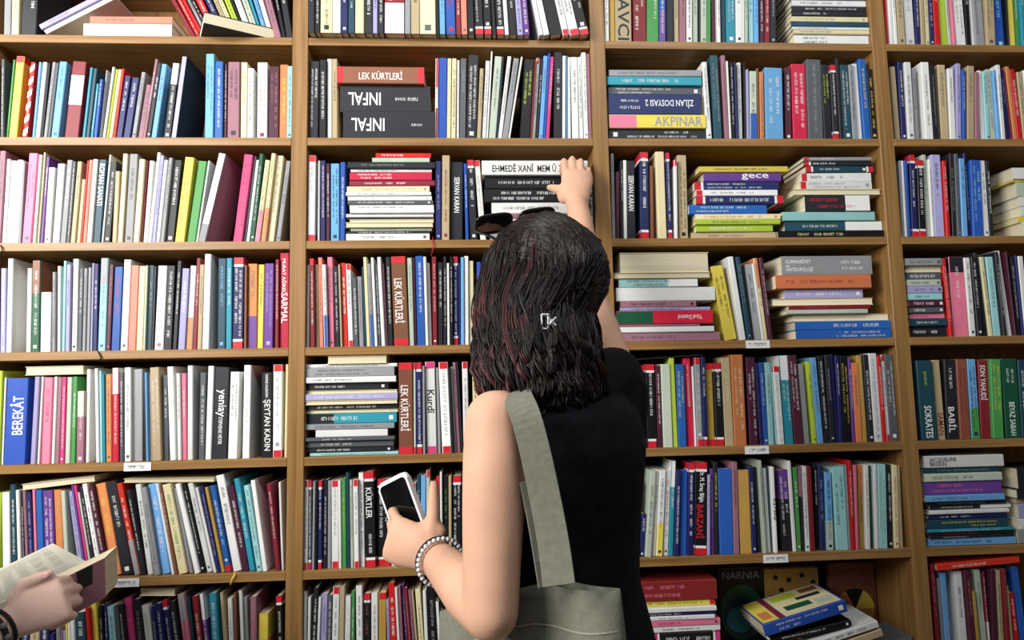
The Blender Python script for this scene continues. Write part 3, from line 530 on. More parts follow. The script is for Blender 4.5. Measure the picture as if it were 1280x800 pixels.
order = sorted(range(len(BOOKS)), key=lambda i: -BOOKS[i]['area'])
SINGLE = set(order[:300])
def describe(B):
    st = B['st']; w = PAL[st['col']][1]; t = B['t']
    sz = 'thin' if t < .0085 else 'thick' if t > .021 else ''
    if 'p' in st['flags']: w = 'page-edge-out cream'
    look = ''
    if 'r' in st['flags']: look = 'red-ended '
    elif 't' in st['flags']: look = 'red-topped '
    elif 'f' in st['flags']: look = 'red-footed '
    elif 'h' in st['flags']: look = 'pink-ended '
    elif 'S' in st['flags']: look = 'striped '
    sh = '%s shelf, %s bay' % (ROWW[B['row']], BAYW[B['bay']])
    base = ' '.join((sz + ' ' + look + w + ' book').split())
    if B['kind'] == 'up':
        ln = ' leaning left' if B['lean'] < -7 else ' leaning right' if B['lean'] > 7 else ''
        return '%s%s, %s upright from left, %s' % (base, ln, ordinal(B['n']), sh)
    if B['kind'] == 'stack':
        two = nst[(B['bay'], B['row'])] > 1
        return '%s lying %s from top of %sstack, %s' % (base, ordinal(B['n']), ('left ', 'right ')[B['stack']] if two else '', sh)
    return None
FREE_LAB = iter(['lavender book slumped at an angle on the topmost shelf, far-left bay', 'white book slumped under the lavender one, topmost shelf, far-left bay',
  'cream book laid across the upright tops, fifth shelf, far-left bay', 'cream book laid at a slant above uprights, sixth shelf, far-left bay, left one',
  'cream book laid flat above uprights, sixth shelf, far-left bay, right one', 'cream book laid across the upright tops, seventh shelf, far-left bay',
  'thin charcoal book laid over upright tops beside her arm, fifth shelf, third bay', 'red book slanting across the upright tops, seventh shelf, far-right bay'])
far_v, far_f, far_i, far_m = [], [], [], []
for i, B in enumerate(BOOKS):
    rr = random.Random(1000 + i); P = book_pieces(B, rr)
    lab = next(FREE_LAB) if B['kind'] == 'free' else describe(B)
    if i in SINGLE or B['kind'] == 'free':
        root = empty('book'); root.matrix_world = B['M']
        tag(root, lab, 'book', 'books on the bookcase'); cov = None
        for nm, v, f, m in P:
            o = link(nm, mesh_from(nm, v, f, m), cov if (cov and nm != 'pages') else root)
            if nm == 'cover': cov = o
    else:
        for nm, v, f, m in P:
            if m not in far_m: far_m.append(m)
            k = len(far_v); mi = far_m.index(m)
            far_v += [B['M'] @ p for p in v]; far_f += [tuple(a + k for a in q) for q in f]; far_i += [mi] * len(f)
rest = link('shelved_books', mesh_from('shelved_books', far_v, far_f, far_m, far_i))
rest['kind'] = 'stuff'; tag(rest, 'remaining thinner paperbacks packed between the other books on all shelves', 'books')
print('BOOKS', len(BOOKS), 'singles', len(SINGLE))
# ---------------------------------------------------------------- single books in other poses
def lone_book(M, t, h, d, cov, label, deco=(), page=None):
    root = empty('book'); root.matrix_world = M; tag(root, label, 'book', 'books on the bookcase')
    v, f = cover_vf(t, h, d); c = link('cover', mesh_from('cover', v, f, cmat(cov)), root)
    v, f = pages_vf(t, h, d); link('pages', mesh_from('pages', v, f, M_PAGE), root)
    for nm, v, f, m in deco: link(nm, mesh_from(nm, v, f, m), c)
    return root
def plane_text(title, size, org, du, dv):
    v, f = [], []
    cu = bpy.data.curves.new('lettering', 'FONT'); cu.body = title; cu.size = size; cu.resolution_u = 2; cu.align_x = 'CENTER'
    o = bpy.data.objects.new('lettering', cu); COL.objects.link(o); me = o.to_mesh()
    v = [Vector(org) + Vector(du) * p.co.x + Vector(dv) * p.co.y for p in me.vertices]; f = [tuple(p.vertices) for p in me.polygons]
    o.to_mesh_clear(); bpy.data.objects.remove(o); return v, f
def disc(cx, cy, rx, ry, fx, a0=0, a1=360, n=20):
    pts = [(cx, cy)] + [(cx + rx * math.cos(R(a0 + (a1 - a0) * k / n)), cy + ry * math.sin(R(a0 + (a1 - a0) * k / n))) for k in range(n + 1)]
    return [Vector((fx, a, b)) for a, b in pts], [(0, k, k + 1) for k in range(1, n + 1)]
# dark book lying flat with a corner pushed out over the edge of the topmost shelf
a = R(27); cz = shelf_z(0) + .0004; C0 = at(254.5, 33, -0.058); C0.z = cz
ex = Vector((math.cos(a), math.sin(a), 0)); ey = Vector((-math.sin(a), math.cos(a), 0))
# fore-edge runs along ex, head along ey; local x = thickness up, local y points from spine to fore-edge (-ey), local z = ex
o_ = C0 + ey * 0.112
M = Matrix(((0, -ey.x, ex.x, o_.x), (0, -ey.y, ex.y, o_.y), (1, 0, 0, o_.z), (0, 0, 0, 1)))
lone_book(M, .028, .158, .112, 'K', 'dark book lying askew with cream page corner jutting over topmost shelf, far-left bay')
# face-out books at the back of the seventh shelf, third bay, standing on a low flat book
zb = shelf_z(6)
def face_out(px0, px1, ytop, Y, t, cov, label, decof, zfoot):
    A = at(px0, ytop, Y); B = at(px1, ytop, Y); w = min(B.x, 2 * BAY - TD / 2 - .004) - A.x; h = min(A.z, shelf_z(5) - TB - .004) - zfoot
    M = Matrix(((0, 1, 0, A.x), (-1, 0, 0, Y + t), (0, 0, 1, zfoot), (0, 0, 0, 1)))
    lone_book(M, t, h, w, cov, label, decof(t, h, w))
def narnia(t, h, w):
    v, f = plane_text('NARNIA', .026, (t + .0003, w * .5, h * .86), (0, 1.0, 0), (0, 0, 1)); out = [('title', v, f, imat('g'))]
    for (cx, cy, rx, ry, c) in ((.5, .40, .48, .38, 'E'), (.5, .34, .40, .27, 'T'), (.45, .30, .30, .18, 't'), (.70, .46, .18, .10, 'T')):
        v, f = disc(w * cx, h * cy, w * rx, h * ry, t + .0002 + .0001 * len(out)); out.append(('cover_picture', v, f, imat(c)))
    return out
def spots(t, h, w):
    out = []
    for k, (cx, cy) in enumerate(((.2, .88), (.45, .84), (.7, .9), (.9, .8), (.3, .7), (.62, .68), (.12, .6))):
        v, f = disc(w * cx, h * cy, w * .05, h * .035, t + .0003, n=10); out.append(('spot', v, f, imat('k')))
    return out
def fan(t, h, w):
    out = []
    for a0, a1, c in ((0, 62, 'y'), (62, 118, 'k'), (118, 150, 'o'), (150, 240, 'y'), (240, 360, 'Y')):
        v, f = disc(w * .52, h * .38, w * .42, w * .42, t + .0003, a0, a1, 10); out.append(('cover_picture', v, f, imat(c)))
    v, f = plane_text('NARNIA', .02, (t + .0003, w * .5, h * .87), (0, 1, 0), (0, 0, 1)); out.append(('title', v, f, imat('R')))
    return out
zt_ = zb + .0005
face_out(897, 953, 712, .150, .018, 'k', 'black book with teal cover picture facing out, seventh shelf, third bay', narnia, zt_)
face_out(955, 1022, 712, .150, .016, 'Y', 'ochre spotted book facing out at back, seventh shelf, third bay', spots, zt_)
face_out(1036, 1110, 706, .150, .018, 'O', 'brown book with yellow disc facing out, seventh shelf, third bay', fan, zt_)
# tumbled pile in front of them
def pile(ox, oy, s, Y, e, label, yaw=0.0, dep=.13):
    p = e.split(None, 5); xa, ya, xb, yb, th = map(float, p[:5]); st = parse_style(p[5])
    A = at(ox + xa / s, oy + ya / s, Y); B = at(ox + xb / s, oy + yb / s, Y); h = (B - A).length; t = th / s * h / math.hypot((xb - xa) / s, (yb - ya) / s)
    zx = (B - A).normalized(); zx = Matrix.Rotation(yaw, 3, 'Z') @ zx
    dy = Vector((-zx.y, zx.x, 0)).normalized(); up = zx.cross(dy); o = B - up * t / 2
    M = Matrix(((up.x, dy.x, -zx.x, o.x), (up.y, dy.y, -zx.y, o.y), (up.z, dy.z, -zx.z, o.z), (0, 0, 0, 1)))
    root = empty('book'); root.matrix_world = M; tag(root, label, 'book', 'books on the bookcase'); cov = None
    for nm, v, f, m in book_pieces(dict(t=t, h=h, dep=dep, st=st), random.Random(int(xa + yb))):
        q = link(nm, mesh_from(nm, v, f, m), cov if (cov and nm != 'pages') else root); cov = cov or q
    return cov, t, h, dep
cov, t, h, d = pile(960, 680, 6.4, -.012, '-30 697 625 495 92 b/w', 'thick blue book with picture cover tilted atop pile, seventh shelf, third bay', 0, .135)
for (y0, y1, z0, z1, c) in ((.006, .132, .02, .70, 'c'), (.006, .132, .78, .98, 'y'), (.006, .132, .71, .77, 'R'), (.03, .055, .30, .62, 'E'), (.07, .085, .10, .40, 'K'), (.09, .12, .35, .66, 'l'), (.02, .05, .06, .26, 's'), (.02, .06, .82, .94, 'o'), (.10, .122, .06, .28, 'O')):
    v, f = box_vf(t + .0001, t + .0003 + .0004 * (y1 - y0 < .1), y0, y1, h * z0, h * z1); link('cover_picture', mesh_from('cover_picture', v, f, imat(c)), cov)
pile(960, 680, 6.4, .0, '20 772 668 632 44 k', 'black book under the tilted blue one, seventh shelf, third bay', 0, .12)
pile(960, 680, 6.4, -.004, '330 822 882 640 52 w/k', 'white book with black lettering under the black one, seventh shelf, third bay', 0, .13)
pile(960, 680, 6.4, -.002, '420 880 915 708 56 i', 'tan book under the slanting white one, seventh shelf, third bay', 0, .13)
pile(960, 680, 6.4, .01, '720 900 1160 770 56 G', 'dark grey book slanting at right of the pile, seventh shelf, third bay', 0, .10)
# small cords and ribbons
def tube(name, pts, r, m, parent=None, n=6, flat=1.0):
    v, f = [], []
    for k, p in enumerate(pts):
        q = (pts[min(k + 1, len(pts) - 1)] - pts[max(k - 1, 0)]).normalized(); s = q.cross(Vector((0, 1, 0)));
        s = (s if s.length > 1e-4 else Vector((1, 0, 0))).normalized(); u = q.cross(s).normalized()
        for j in range(n):
            an = 2 * math.pi * j / n; v.append(p + s * math.cos(an) * r + u * math.sin(an) * r * flat)
    for k in range(len(pts) - 1):
        for j in range(n): f.append((k * n + j, k * n + (j + 1) % n, (k + 1) * n + (j + 1) % n, (k + 1) * n + j))
    f += [tuple(range(n))[::-1], tuple(range((len(pts) - 1) * n, len(pts) * n))]
    return link(name, mesh_from(name, v, f, m, smooth=True), parent)
M_RED = mat('red_ribbon', (160, 24, 30), rough=.6); M_YEL = mat('yellow_ribbon', (220, 180, 70), rough=.6); M_BLK = mat('black_cord', (18, 18, 18), rough=.6)
tag(tube('ribbon_bookmark', [at(541, 296, .004), at(541, 301, -.003), at(542, 308, -.004), at(540.5, 314, -.003), at(539, 320, -.003)], .0012, M_RED), 'thin red ribbon hanging over the third shelf edge beside the tall stack', 'ribbon', 'ribbon bookmarks')
tag(tube('ribbon_bookmark', [at(294, 716, .004), at(293, 719, -.004), at(290, 724, -.005), at(288, 731, -.004)], .0022, M_YEL, flat=.3), 'yellow ribbon hanging over the sixth shelf edge in the far-left bay', 'ribbon', 'ribbon bookmarks')
tag(tube('loose_cord', [at(122, 438, .004), at(124, 442, -.003), at(126, 447, -.003), at(126, 452, -.002)], .0016, M_BLK), 'short black cord hanging over the fourth shelf edge', 'cord', 'loose cords')
tag(tube('loose_cord', [at(0, 305, .004), at(2, 309, -.003), at(3, 313, -.003), at(1, 318, -.002)], .0014, M_BLK), 'short black cord at the far-left end of third shelf', 'cord', 'loose cords')
# ---------------------------------------------------------------- people
def loft(secs, n=20):
    """closed surface through rings (centre, axis a, axis b)"""
    v, f = [], []
    for c, a, b in secs:
        for j in range(n):
            an = 2 * math.pi * j / n; v.append(c + a * math.cos(an) + b * math.sin(an))
    for k in range(len(secs) - 1):
        for j in range(n): f.append((k * n + j, k * n + (j + 1) % n, (k + 1) * n + (j + 1) % n, (k + 1) * n + j))
    f += [tuple(range(n))[::-1], tuple(range((len(secs) - 1) * n, len(secs) * n))]
    return v, f
def perp(d):
    s = d.cross(Vector((0, 0, 1))); s = s if s.length > .05 else d.cross(Vector((1, 0, 0)))
    s.normalize(); return s, d.cross(s).normalized()
def limb(pts, rad, n=14, flat=None):
    """tapered round limb with domed ends; flat = (axis, factor) squeezes it along an axis"""
    out = ([], [])
    for k in range(len(pts) - 1):
        A, B = pts[k], pts[k + 1]; d = (B - A); L = d.length; d = d / L; s, u = perp(d); secs = []
        for q in range(1, 6):
            an = R(90 * q / 5 - 90 + 0); secs.append((A + d * rad[k] * math.sin(an) , rad[k] * math.cos(an)))
        for q in range(1, 5): secs.append((A + d * L * q / 5, rad[k] + (rad[k + 1] - rad[k]) * q / 5))
        for q in range(0, 5):
            an = R(90 * q / 5); secs.append((B + d * rad[k + 1] * math.sin(an), rad[k + 1] * math.cos(an)))
        v, f = loft([(c, s * max(r_, .0004), u * max(r_, .0004)) for c, r_ in secs], n)
        if flat:
            ax, fc = flat; mid = None
            v = [p - ax * ((p - A - d * (p - A).dot(d)).dot(ax)) * (1 - fc) for p in v]
        o = len(out[0]); out[0].extend(v); out[1].extend(tuple(i + o for i in q) for q in f)
    return out
def ball(c, ax, ay, az, n=16, m=10):
    secs = []
    for k in range(1, m):
        an = math.pi * k / m - math.pi / 2; secs.append((c + az * math.sin(an), ax * math.cos(an), ay * math.cos(an)))
    return loft(secs, n)
def merge(parts):
    v, f = [], []
    for a, b in parts:
        o = len(v); v += a; f += [tuple(i + o for i in q) for q in b]
    return v, f
def fuse(name, parts, vox, sm, m, parent=None, fac=.5):
    """one continuous skin over all the parts"""
    v, f = merge(parts); o = link(name, mesh_from(name, v, f, m))
    md = o.modifiers.new('r', 'REMESH'); md.mode = 'VOXEL'; md.voxel_size = vox; md.use_smooth_shade = True
    ms = o.modifiers.new('s', 'SMOOTH'); ms.factor = fac; ms.iterations = sm
    dg = bpy.context.evaluated_depsgraph_get(); me = bpy.data.meshes.new_from_object(o.evaluated_get(dg)); me.name = name
    bpy.data.objects.remove(o); me.materials.clear(); me.materials.append(m)
    me.polygons.foreach_set('use_smooth', [True] * len(me.polygons))
    return link(name, me, parent)

def hand(W, u, nrm, thumb_side, curls, sc=1.0, spread=6, thumb=((35, 0), (10, 0)), tl=1.0):
    """W wrist, u towards the knuckles, nrm out of the back of the hand, thumb_side +1/-1 along u x nrm"""
    u = u.normalized(); nrm = (nrm - u * nrm.dot(u)).normalized(); s = u.cross(nrm).normalized() * thumb_side
    P = []; L = .088 * sc
    P.append(loft([(W - u * .012 * sc, s * .027 * sc, nrm * .020 * sc), (W + u * .008 * sc, s * .029 * sc, nrm * .019 * sc), (W + u * .035 * sc + s * .003 * sc, s * .037 * sc, nrm * .0185 * sc), (W + u * .065 * sc, s * .0405 * sc, nrm * .016 * sc), (W + u * L, s * .040 * sc, nrm * .0135 * sc), (W + u * (L + .006 * sc), s * .034 * sc, nrm * .009 * sc)], 18))
    tips = []
    lens = ((.040, .024, .020), (.045, .028, .021), (.042, .026, .021), (.033, .020, .018))
    for k in range(4):
        off = (.0295 - .0197 * k) * sc; base = W + u * (L - (.003, 0, .003, .011)[k] * sc) + s * off
        d = (Matrix.Rotation(R(spread * (1.5 - k) * thumb_side * -1), 3, nrm) @ u); pts = [base - d * .012 * sc]; p = base.copy(); pts.append(p.copy())
        ang = 0; rad = [.0098, .0098, .0088, .0078, .0066]
        ax = s * thumb_side
        for q in range(3):
            ang = curls[k][q]; d = Matrix.Rotation(R(-ang), 3, ax) @ d; p = p + d * lens[k][q] * sc; pts.append(p.copy())
        P.append(limb(pts, [r_ * sc * (.88 if k == 3 else 1) for r_ in rad], 10)); tips.append(p)
    tb = W + u * .022 * sc + s * .026 * sc - nrm * .006 * sc
    d1 = (u * math.cos(R(thumb[0][0])) + s * math.sin(R(thumb[0][0])) - nrm * math.sin(R(thumb[0][1]))).normalized()
    d2 = (u * math.cos(R(thumb[1][0])) + s * math.sin(R(thumb[1][0])) - nrm * math.sin(R(thumb[1][1]))).normalized()
    p1 = tb + d1 * .040 * sc * tl; p2 = p1 + d2 * .031 * sc * tl; p3 = p2 + d2 * .022 * sc * tl
    P.append(limb([tb, p1, p2, p3], [.0165 * sc, .0122 * sc, .0108 * sc, .0082 * sc], 12)); tips.append(p3)
    P.append(ball(tb + d1 * .012 * sc - nrm * .003 * sc, s * .017 * sc, nrm * .014 * sc, u * .026 * sc))
    return P, tips
def head_parts(c, fwd, upv, sc=1.0):
    rt = fwd.cross(upv).normalized(); P = []
    P.append(ball(c + upv * .018 * sc - fwd * .012 * sc, rt * .074 * sc, fwd * .094 * sc, upv * .098 * sc, 22, 14))
    P.append(ball(c - upv * .045 * sc + fwd * .030 * sc, rt * .056 * sc, fwd * .056 * sc, upv * .070 * sc, 18, 10))
    P.append(limb([c + upv * .01 * sc + fwd * .082 * sc, c - upv * .022 * sc + fwd * .097 * sc], [.008 * sc, .013 * sc], 10))
    P.append(ball(c - upv * .058 * sc + fwd * .080 * sc, rt * .022 * sc, fwd * .008 * sc, upv * .008 * sc))
    P.append(ball(c - upv * .098 * sc + fwd * .062 * sc, rt * .02 * sc, fwd * .02 * sc, upv * .016 * sc))
    for sgn in (-1, 1):
        P.append(ball(c + rt * sgn * .077 * sc - upv * .01 * sc - fwd * .004 * sc, rt * .009 * sc, fwd * .017 * sc, upv * .030 * sc))
    return P
def eyes(c, fwd, upv, parent, origin, sc=1.0):
    rt = fwd.cross(upv).normalized()
    for sgn in (-1, 1):
        v, f = ball(c + rt * sgn * .032 * sc + upv * .006 * sc + fwd * .078 * sc - origin, rt * .013, fwd * .010, upv * .008)
        link('eye', mesh_from('eye', v, f, M_EYE, smooth=True), parent)

def skin_mat(name, rgb):
    m = mat(name, rgb, rough=.58, noise=.10, scale=14, spec=.28, bump=.12); b = m.node_tree.nodes['Principled BSDF']
    b.inputs['Subsurface Weight'].default_value = .12; b.inputs['Subsurface Radius'].default_value = (.9, .35, .2); b.inputs['Subsurface Scale'].default_value = .008
    return m
M_SKIN = skin_mat('skin_warm', (208, 162, 134)); M_SKIN2 = skin_mat('skin_fair', (230, 192, 176)); M_EYE = mat('eye_white', (225, 220, 215), rough=.2)
M_TOP = mat('black_jersey', (11, 12, 17), rough=.85, noise=.25, scale=60, spec=.15, bump=.2)
M_JEAN = mat('dark_denim', (38, 44, 60), rough=.85, noise=.2, scale=90, spec=.15)
M_HAIR = mat('dark_brown_hair', (30, 19, 16), rough=.42, noise=.35, scale=20, spec=.3, stretch=(1, 1, .15))
M_HAIRR = mat('auburn_hair', (70, 28, 28), rough=.42, noise=.3, scale=20, spec=.3)
M_NAIL = mat('nail', (232, 180, 168), rough=.25, noise=.03)
V = Vector

def local(o_list, org): pass
# ===== the woman
ORG = at(700, 600, -.60); ORG.z = 0
person = tag(empty('person', ORG), 'woman in black sleeveless top seen from behind, reaching up for a book', 'person')
def P_(px, py, Y): return at(px, py, Y) - ORG
LS, RS = P_(620, 526, -.72), P_(770, 484, -.49)
lat = (RS - LS); lat.z = 0; lat.normalize(); fro = V((-lat.y, lat.x, 0)); UPZ = V((0, 0, 1))
LE, LW = P_(613, 764, -.765), P_(545, 697, -.575)
RE, RW = P_(737, 372, -.285), P_(722, 256, -.062)
def sec(px, py, Y, rx, ry): return (P_(px, py, Y), lat * rx, fro * ry)
torso = [sec(704, 486, -.60, .075, .050), sec(703, 500, -.60, .125, .068), sec(704, 520, -.60, .150, .086), sec(704, 560, -.60, .148, .100), sec(703, 610, -.60, .134, .100), sec(703, 670, -.60, .122, .094), sec(704, 730, -.60, .122, .094), sec(708, 790, -.60, .140, .104), sec(712, 850, -.60, .158, .114), sec(714, 910, -.60, .165, .118), sec(715, 960, -.60, .150, .11)]
neck = [(P_(698, 500, -.60), lat * .062, fro * .055), (P_(694, 455, -.59), lat * .050, fro * .052), (P_(686, 415, -.58), lat * .052, fro * .056)]
HC = P_(667, 371, -.55)
hf = (fro * .80 + V((.1, .6, 0)) * .2 + UPZ * .12).normalized(); hu = (UPZ - hf * UPZ.dot(hf)).normalized(); hr = hf.cross(hu)
# reaching hand: back of hand to the room, fingers hooked over the white book
r_u = (P_(721, 196, -.034) - RW); r_n = V((0.0, -1, -.15))
rh, rt_ = hand(RW, r_u, r_n, -1, ((10, 84, 30), (10, 86, 30), (10, 86, 30), (22, 80, 30)), sc=.95, spread=2, thumb=((34, 5), (58, 40)), tl=.66)
# phone hand
l_u = (P_(494, 674, -.548) - LW); l_n = V((-.20, -.95, .02))
lh, lt_ = hand(LW, l_u, l_n, 1, ((42, 66, 50), (54, 74, 50), (70, 74, 50), (88, 74, 50)), sc=.87, spread=3, thumb=((74, 8), (66, 10)), tl=.90)
hip = torso[-1][0]
def leg(sgn):
    h0 = hip + lat * .085 * sgn + UPZ * .02; kn = V((h0.x, h0.y, .48)) + lat * .01 * sgn + fro * .02; an = V((h0.x, h0.y, .09)) + lat * .01 * sgn - fro * .01
    return h0, kn, an
def arm_parts():
    out = []
    out.append(limb([LS, LS.lerp(LE, .22), LS.lerp(LE, .5), LS.lerp(LE, .8), LE], [.0385, .0395, .0375, .034, .0325], 30)); out.append(limb([LE, LE.lerp(LW, .3), LE.lerp(LW, .65), LW], [.0325, .0355, .030, .0245], 28))
    out.append(limb([RS, RS.lerp(RE, .5), RE], [.041, .037, .033], 28)); out.append(limb([RE, RE.lerp(RW, .35), RE.lerp(RW, .7), RW], [.033, .0335, .029, .0245], 28))
    return out
body_parts = [loft([(c, a * (1 - .006 / a.length), b * (1 - .006 / b.length)) for c, a, b in torso], 28), loft(neck, 18)] + arm_parts() + rh + lh + head_parts(HC, hf, hu)
body_parts.append(limb([P_(700, 500, -.60), LS], [.050, .036], 16)); body_parts.append(limb([P_(706, 500, -.60), RS], [.048, .038], 16))
for sg in (-1, 1):
    h0, kn, an = leg(sg); body_parts.append(limb([h0, kn, an], [.085, .055, .038], 16)); body_parts.append(limb([an - UPZ * .045 - fro * .04, an - UPZ * .058 + fro * .14], [.034, .026], 12, (UPZ, .8)))
body = fuse('body', body_parts, .0032, 7, M_SKIN, person)
eyes(HC, hf, hu, person, V((0, 0, 0)))
# black sleeveless top
tp = [loft([(c, a * (1 + .006 / a.length), b * (1 + .006 / b.length)) for c, a, b in torso[1:9]], 32)]
tp.append(limb([P_(690, 505, -.60), P_(650, 514, -.68)], [.056, .044], 16)); tp.append(limb([P_(706, 500, -.60), RS + (RE - RS) * .10], [.060, .050], 16))
tp.append(limb([RS + V((0, 0, -.01)), RS + V((0, .0, -.07)) - lat * .02], [.052, .055], 16))
fuse('sleeveless_top', tp, .005, 9, M_TOP, person)
pants = [loft([(c, a * (1 + .007 / a.length), b * (1 + .007 / b.length)) for c, a, b in torso[8:]], 28)]
for sg in (-1, 1):
    h0, kn, an = leg(sg); pants.append(limb([h0, kn, an + UPZ * .04], [.094, .065, .055], 16))
fuse('trousers', pants, .008, 6, M_JEAN, person)
M_SHOE = mat('white_trainers', (215, 213, 208), rough=.6)
for sg in (-1, 1):
    h0, kn, an = leg(sg); fuse('shoe', [limb([an - UPZ * .046 - fro * .045, an - UPZ * .048 + fro * .15], [.042, .036], 14), limb([an - UPZ * .03 - fro * .02, an + UPZ * .015], [.045, .046], 14)], .005, 3, M_SHOE, person)
# nails of the visible thumb
def nail(p, d, nrm, parent, w=.0062, l=.0075):
    s = d.cross(nrm).normalized(); v, f = ball(p, s * w, nrm * .0022, d * l, 12, 8); link('nail', mesh_from('nail', v, f, M_NAIL, smooth=True), parent)

# hair: a cap and a falling mass, with separate wavy locks over both
rr = random.Random(5)
CLIP = P_(684, 404, -.665)
def head_pt(th, ph, off=0.0):
    """th: azimuth from the back of the head (0) to each side, ph: elevation"""
    d = (-hf * math.cos(th) + hr * math.sin(th)) * math.cos(ph) + hu * math.sin(ph)
    return HC + hu * .018 - hf * .012 + hr * d.dot(hr) * (.082 + off) + hf * d.dot(hf) * (.102 + off) + hu * d.dot(hu) * (.106 + off)
cap = [ball(HC + hu * .020 - hf * .018, hr * .082, hf * .097, hu * .102, 24, 14)]
hm = [(P_(668, 360, -.58), hr * .080, hf * .072), (P_(671, 395, -.595), hr * .088, hf * .074), (P_(674, 430, -.615), hr * .093, hf * .070), (P_(677, 465, -.635), hr * .094, hf * .062), (P_(682, 498, -.645), hr * .088, hf * .052), (P_(690, 528, -.65), hr * .062, hf * .036)]
hair = fuse('hair', cap + [loft([(c, a * .95, b * .95) for c, a, b in hm], 26)], .006, 6, M_HAIR, person)
def locks(name, paths, m, r0, n=3):
    v, f = [], []
    for pts in paths:
        K = len(pts); o = len(v); w = rr.uniform(.7, 1.3)
        for k, p in enumerate(pts):
            q = (pts[min(k + 1, K - 1)] - pts[max(k - 1, 0)]).normalized(); s, u = perp(q); r_ = r0 * w * min(1, .3 + k * .3) * (1 if k < K * .75 else max(.15, 1 - (k - K * .75) / (K * .25)))
            for j in range(n):
                an = 2 * math.pi * j / n; v.append(p + s * math.cos(an) * r_ + u * math.sin(an) * r_)
        for k in range(K - 1):
            for j in range(n): f.append((o + k * n + j, o + k * n + (j + 1) % n, o + (k + 1) * n + (j + 1) % n, o + (k + 1) * n + j))
    return link(name, mesh_from(name, v, f, m, smooth=True), person)
def wave(pts, amp, freq, ph):
    out = []; K = len(pts)
    for k, p in enumerate(pts):
        t = k / (K - 1); a = amp * min(1, max(0, (t - .1) * 1.7)); out.append(p + hr * math.sin(freq * t * 6.28 + ph) * a - hf * math.cos(freq * t * 6.28 + ph * 1.3) * a * .8)
    return out
def curve(ctrl, n):
    out = []
    for k in range(n):
        t = k / (n - 1) * (len(ctrl) - 1); i = min(int(t), len(ctrl) - 2); t -= i
        p0, p1, p2, p3 = ctrl[max(i - 1, 0)], ctrl[i], ctrl[i + 1], ctrl[min(i + 2, len(ctrl) - 1)]
        out.append(.5 * ((2 * p1) + (p2 - p0) * t + (2 * p0 - 5 * p1 + 4 * p2 - p3) * t * t + (3 * p1 - p0 - 3 * p2 + p3) * t ** 3))
    return out
def mass_pt(level, th, k=1.0):
    i = min(int(level), len(hm) - 2); t = level - i
    c = hm[i][0].lerp(hm[i + 1][0], t); a = hm[i][1].lerp(hm[i + 1][1], t); b = hm[i][2].lerp(hm[i + 1][2], t)
    return c + (a * math.sin(th) - b * math.cos(th)) * k
def clump(path, count, spread, out):
    """strands that run together as one lock, drawing in to a tip"""
    K = len(path)
    for _ in range(count):
        a, b = rr.gauss(0, 1) * spread, rr.gauss(0, 1) * spread; ph = rr.uniform(0, 6.28); st = []
        for k, p in enumerate(path):
            t = k / (K - 1); g = (1 - .55 * t * t) ; st.append(p + hr * (a * g + .0008 * math.sin(9 * t + ph)) + (hu * .5 - hf * .8) * (b * g * .6))
        cut = K - (rr.randint(0, 3) if rr.random() < .5 else 0); out.append(st[:cut])
main, red = [], []
for q in range(1900):         # combed back over the crown to the clip
    th = R(rr.uniform(-150, 150)); ph = R(rr.uniform(8, 70)) if abs(th) > R(80) else R(rr.uniform(35, 80))
    e = .0005 + rr.random() * .0035
    A = head_pt(th, ph, e); B = head_pt(th * .62, ph * .8 + R(8), e + .001); C = head_pt(th * .3, ph * .35 + R(2), e + .002)
    E = CLIP + V((rr.gauss(0, .012), rr.gauss(.014, .005), rr.gauss(0, .008)))
    main.append(curve([A, B, C, E], 11))
for q in range(330):          # loose wavy locks at the sides and below
    th = R(rr.uniform(-128, 128)); k = 1.0 + rr.uniform(-.05, .07); top = rr.choice((0, 0, .5, 1.0, 1.5))
    end = rr.uniform(3.7, 5.0) - abs(th) * .12; tw = rr.gauss(0, .12)
    ctrl = [head_pt(th, R(rr.uniform(-5, 22)), .002) if top == 0 else mass_pt(top, th, k * .96)]
    lv = max(top, .3)
    while lv < end: ctrl.append(mass_pt(lv, th + tw * lv * .4, k + .02 * math.sin(lv * 3 + q))); lv += .8
    ctrl.append(mass_pt(min(end, 4.95), th + tw * 2, k))
    ps = wave(curve(ctrl, 18), rr.uniform(.006, .014), rr.uniform(1.6, 2.8), rr.uniform(0, 6.28) if rr.random() < .4 else th * 2.2)
    clump(ps, 11, .0032, red if (math.sin(th) < -.6 and rr.random() < .30) or rr.random() < .02 else main)
for q in range(120):          # locks that cover the join behind the temples
    sg = -1 if rr.random() < .65 else 1; th = sg * R(rr.uniform(25, 120)); k = 1.0 + rr.uniform(-.02, .06); end = rr.uniform(2.2, 4.4)
    ctrl = [head_pt(th, R(rr.uniform(18, 48)), .0025), head_pt(th * .97, R(rr.uniform(-2, 8)), .003)] + [mass_pt(l_, th * .97, k) for l_ in (.9, 1.7, 2.5, 3.4, 4.2) if l_ < end] + [mass_pt(end, th * .96, k)]
    clump(wave(curve(ctrl, 18), rr.uniform(.003, .009), rr.uniform(1.0, 2.0), th * 2), 12, .0036, red if sg < 0 and rr.random() < .12 else main)
for q in range(110):          # tail of the clipped section
    E = CLIP + V((rr.gauss(0, .010), rr.gauss(.004, .004), rr.gauss(-.004, .006))); side = rr.gauss(0, .045)
    ctrl = [E, E + V((side * .35, -.010, -.03)), mass_pt(3.2, side * 9, 1.08), mass_pt(4.2, side * 11, 1.09), mass_pt(rr.uniform(4.5, 4.98), side * 12, 1.08)]
    clump(wave(curve(ctrl, 17), rr.uniform(.006, .014), rr.uniform(1.5, 2.6), rr.uniform(0, 6.28)), 11, .0034, main)
hl = locks('hair_locks', main, M_HAIR, .00115); hl['kind'] = 'stuff'
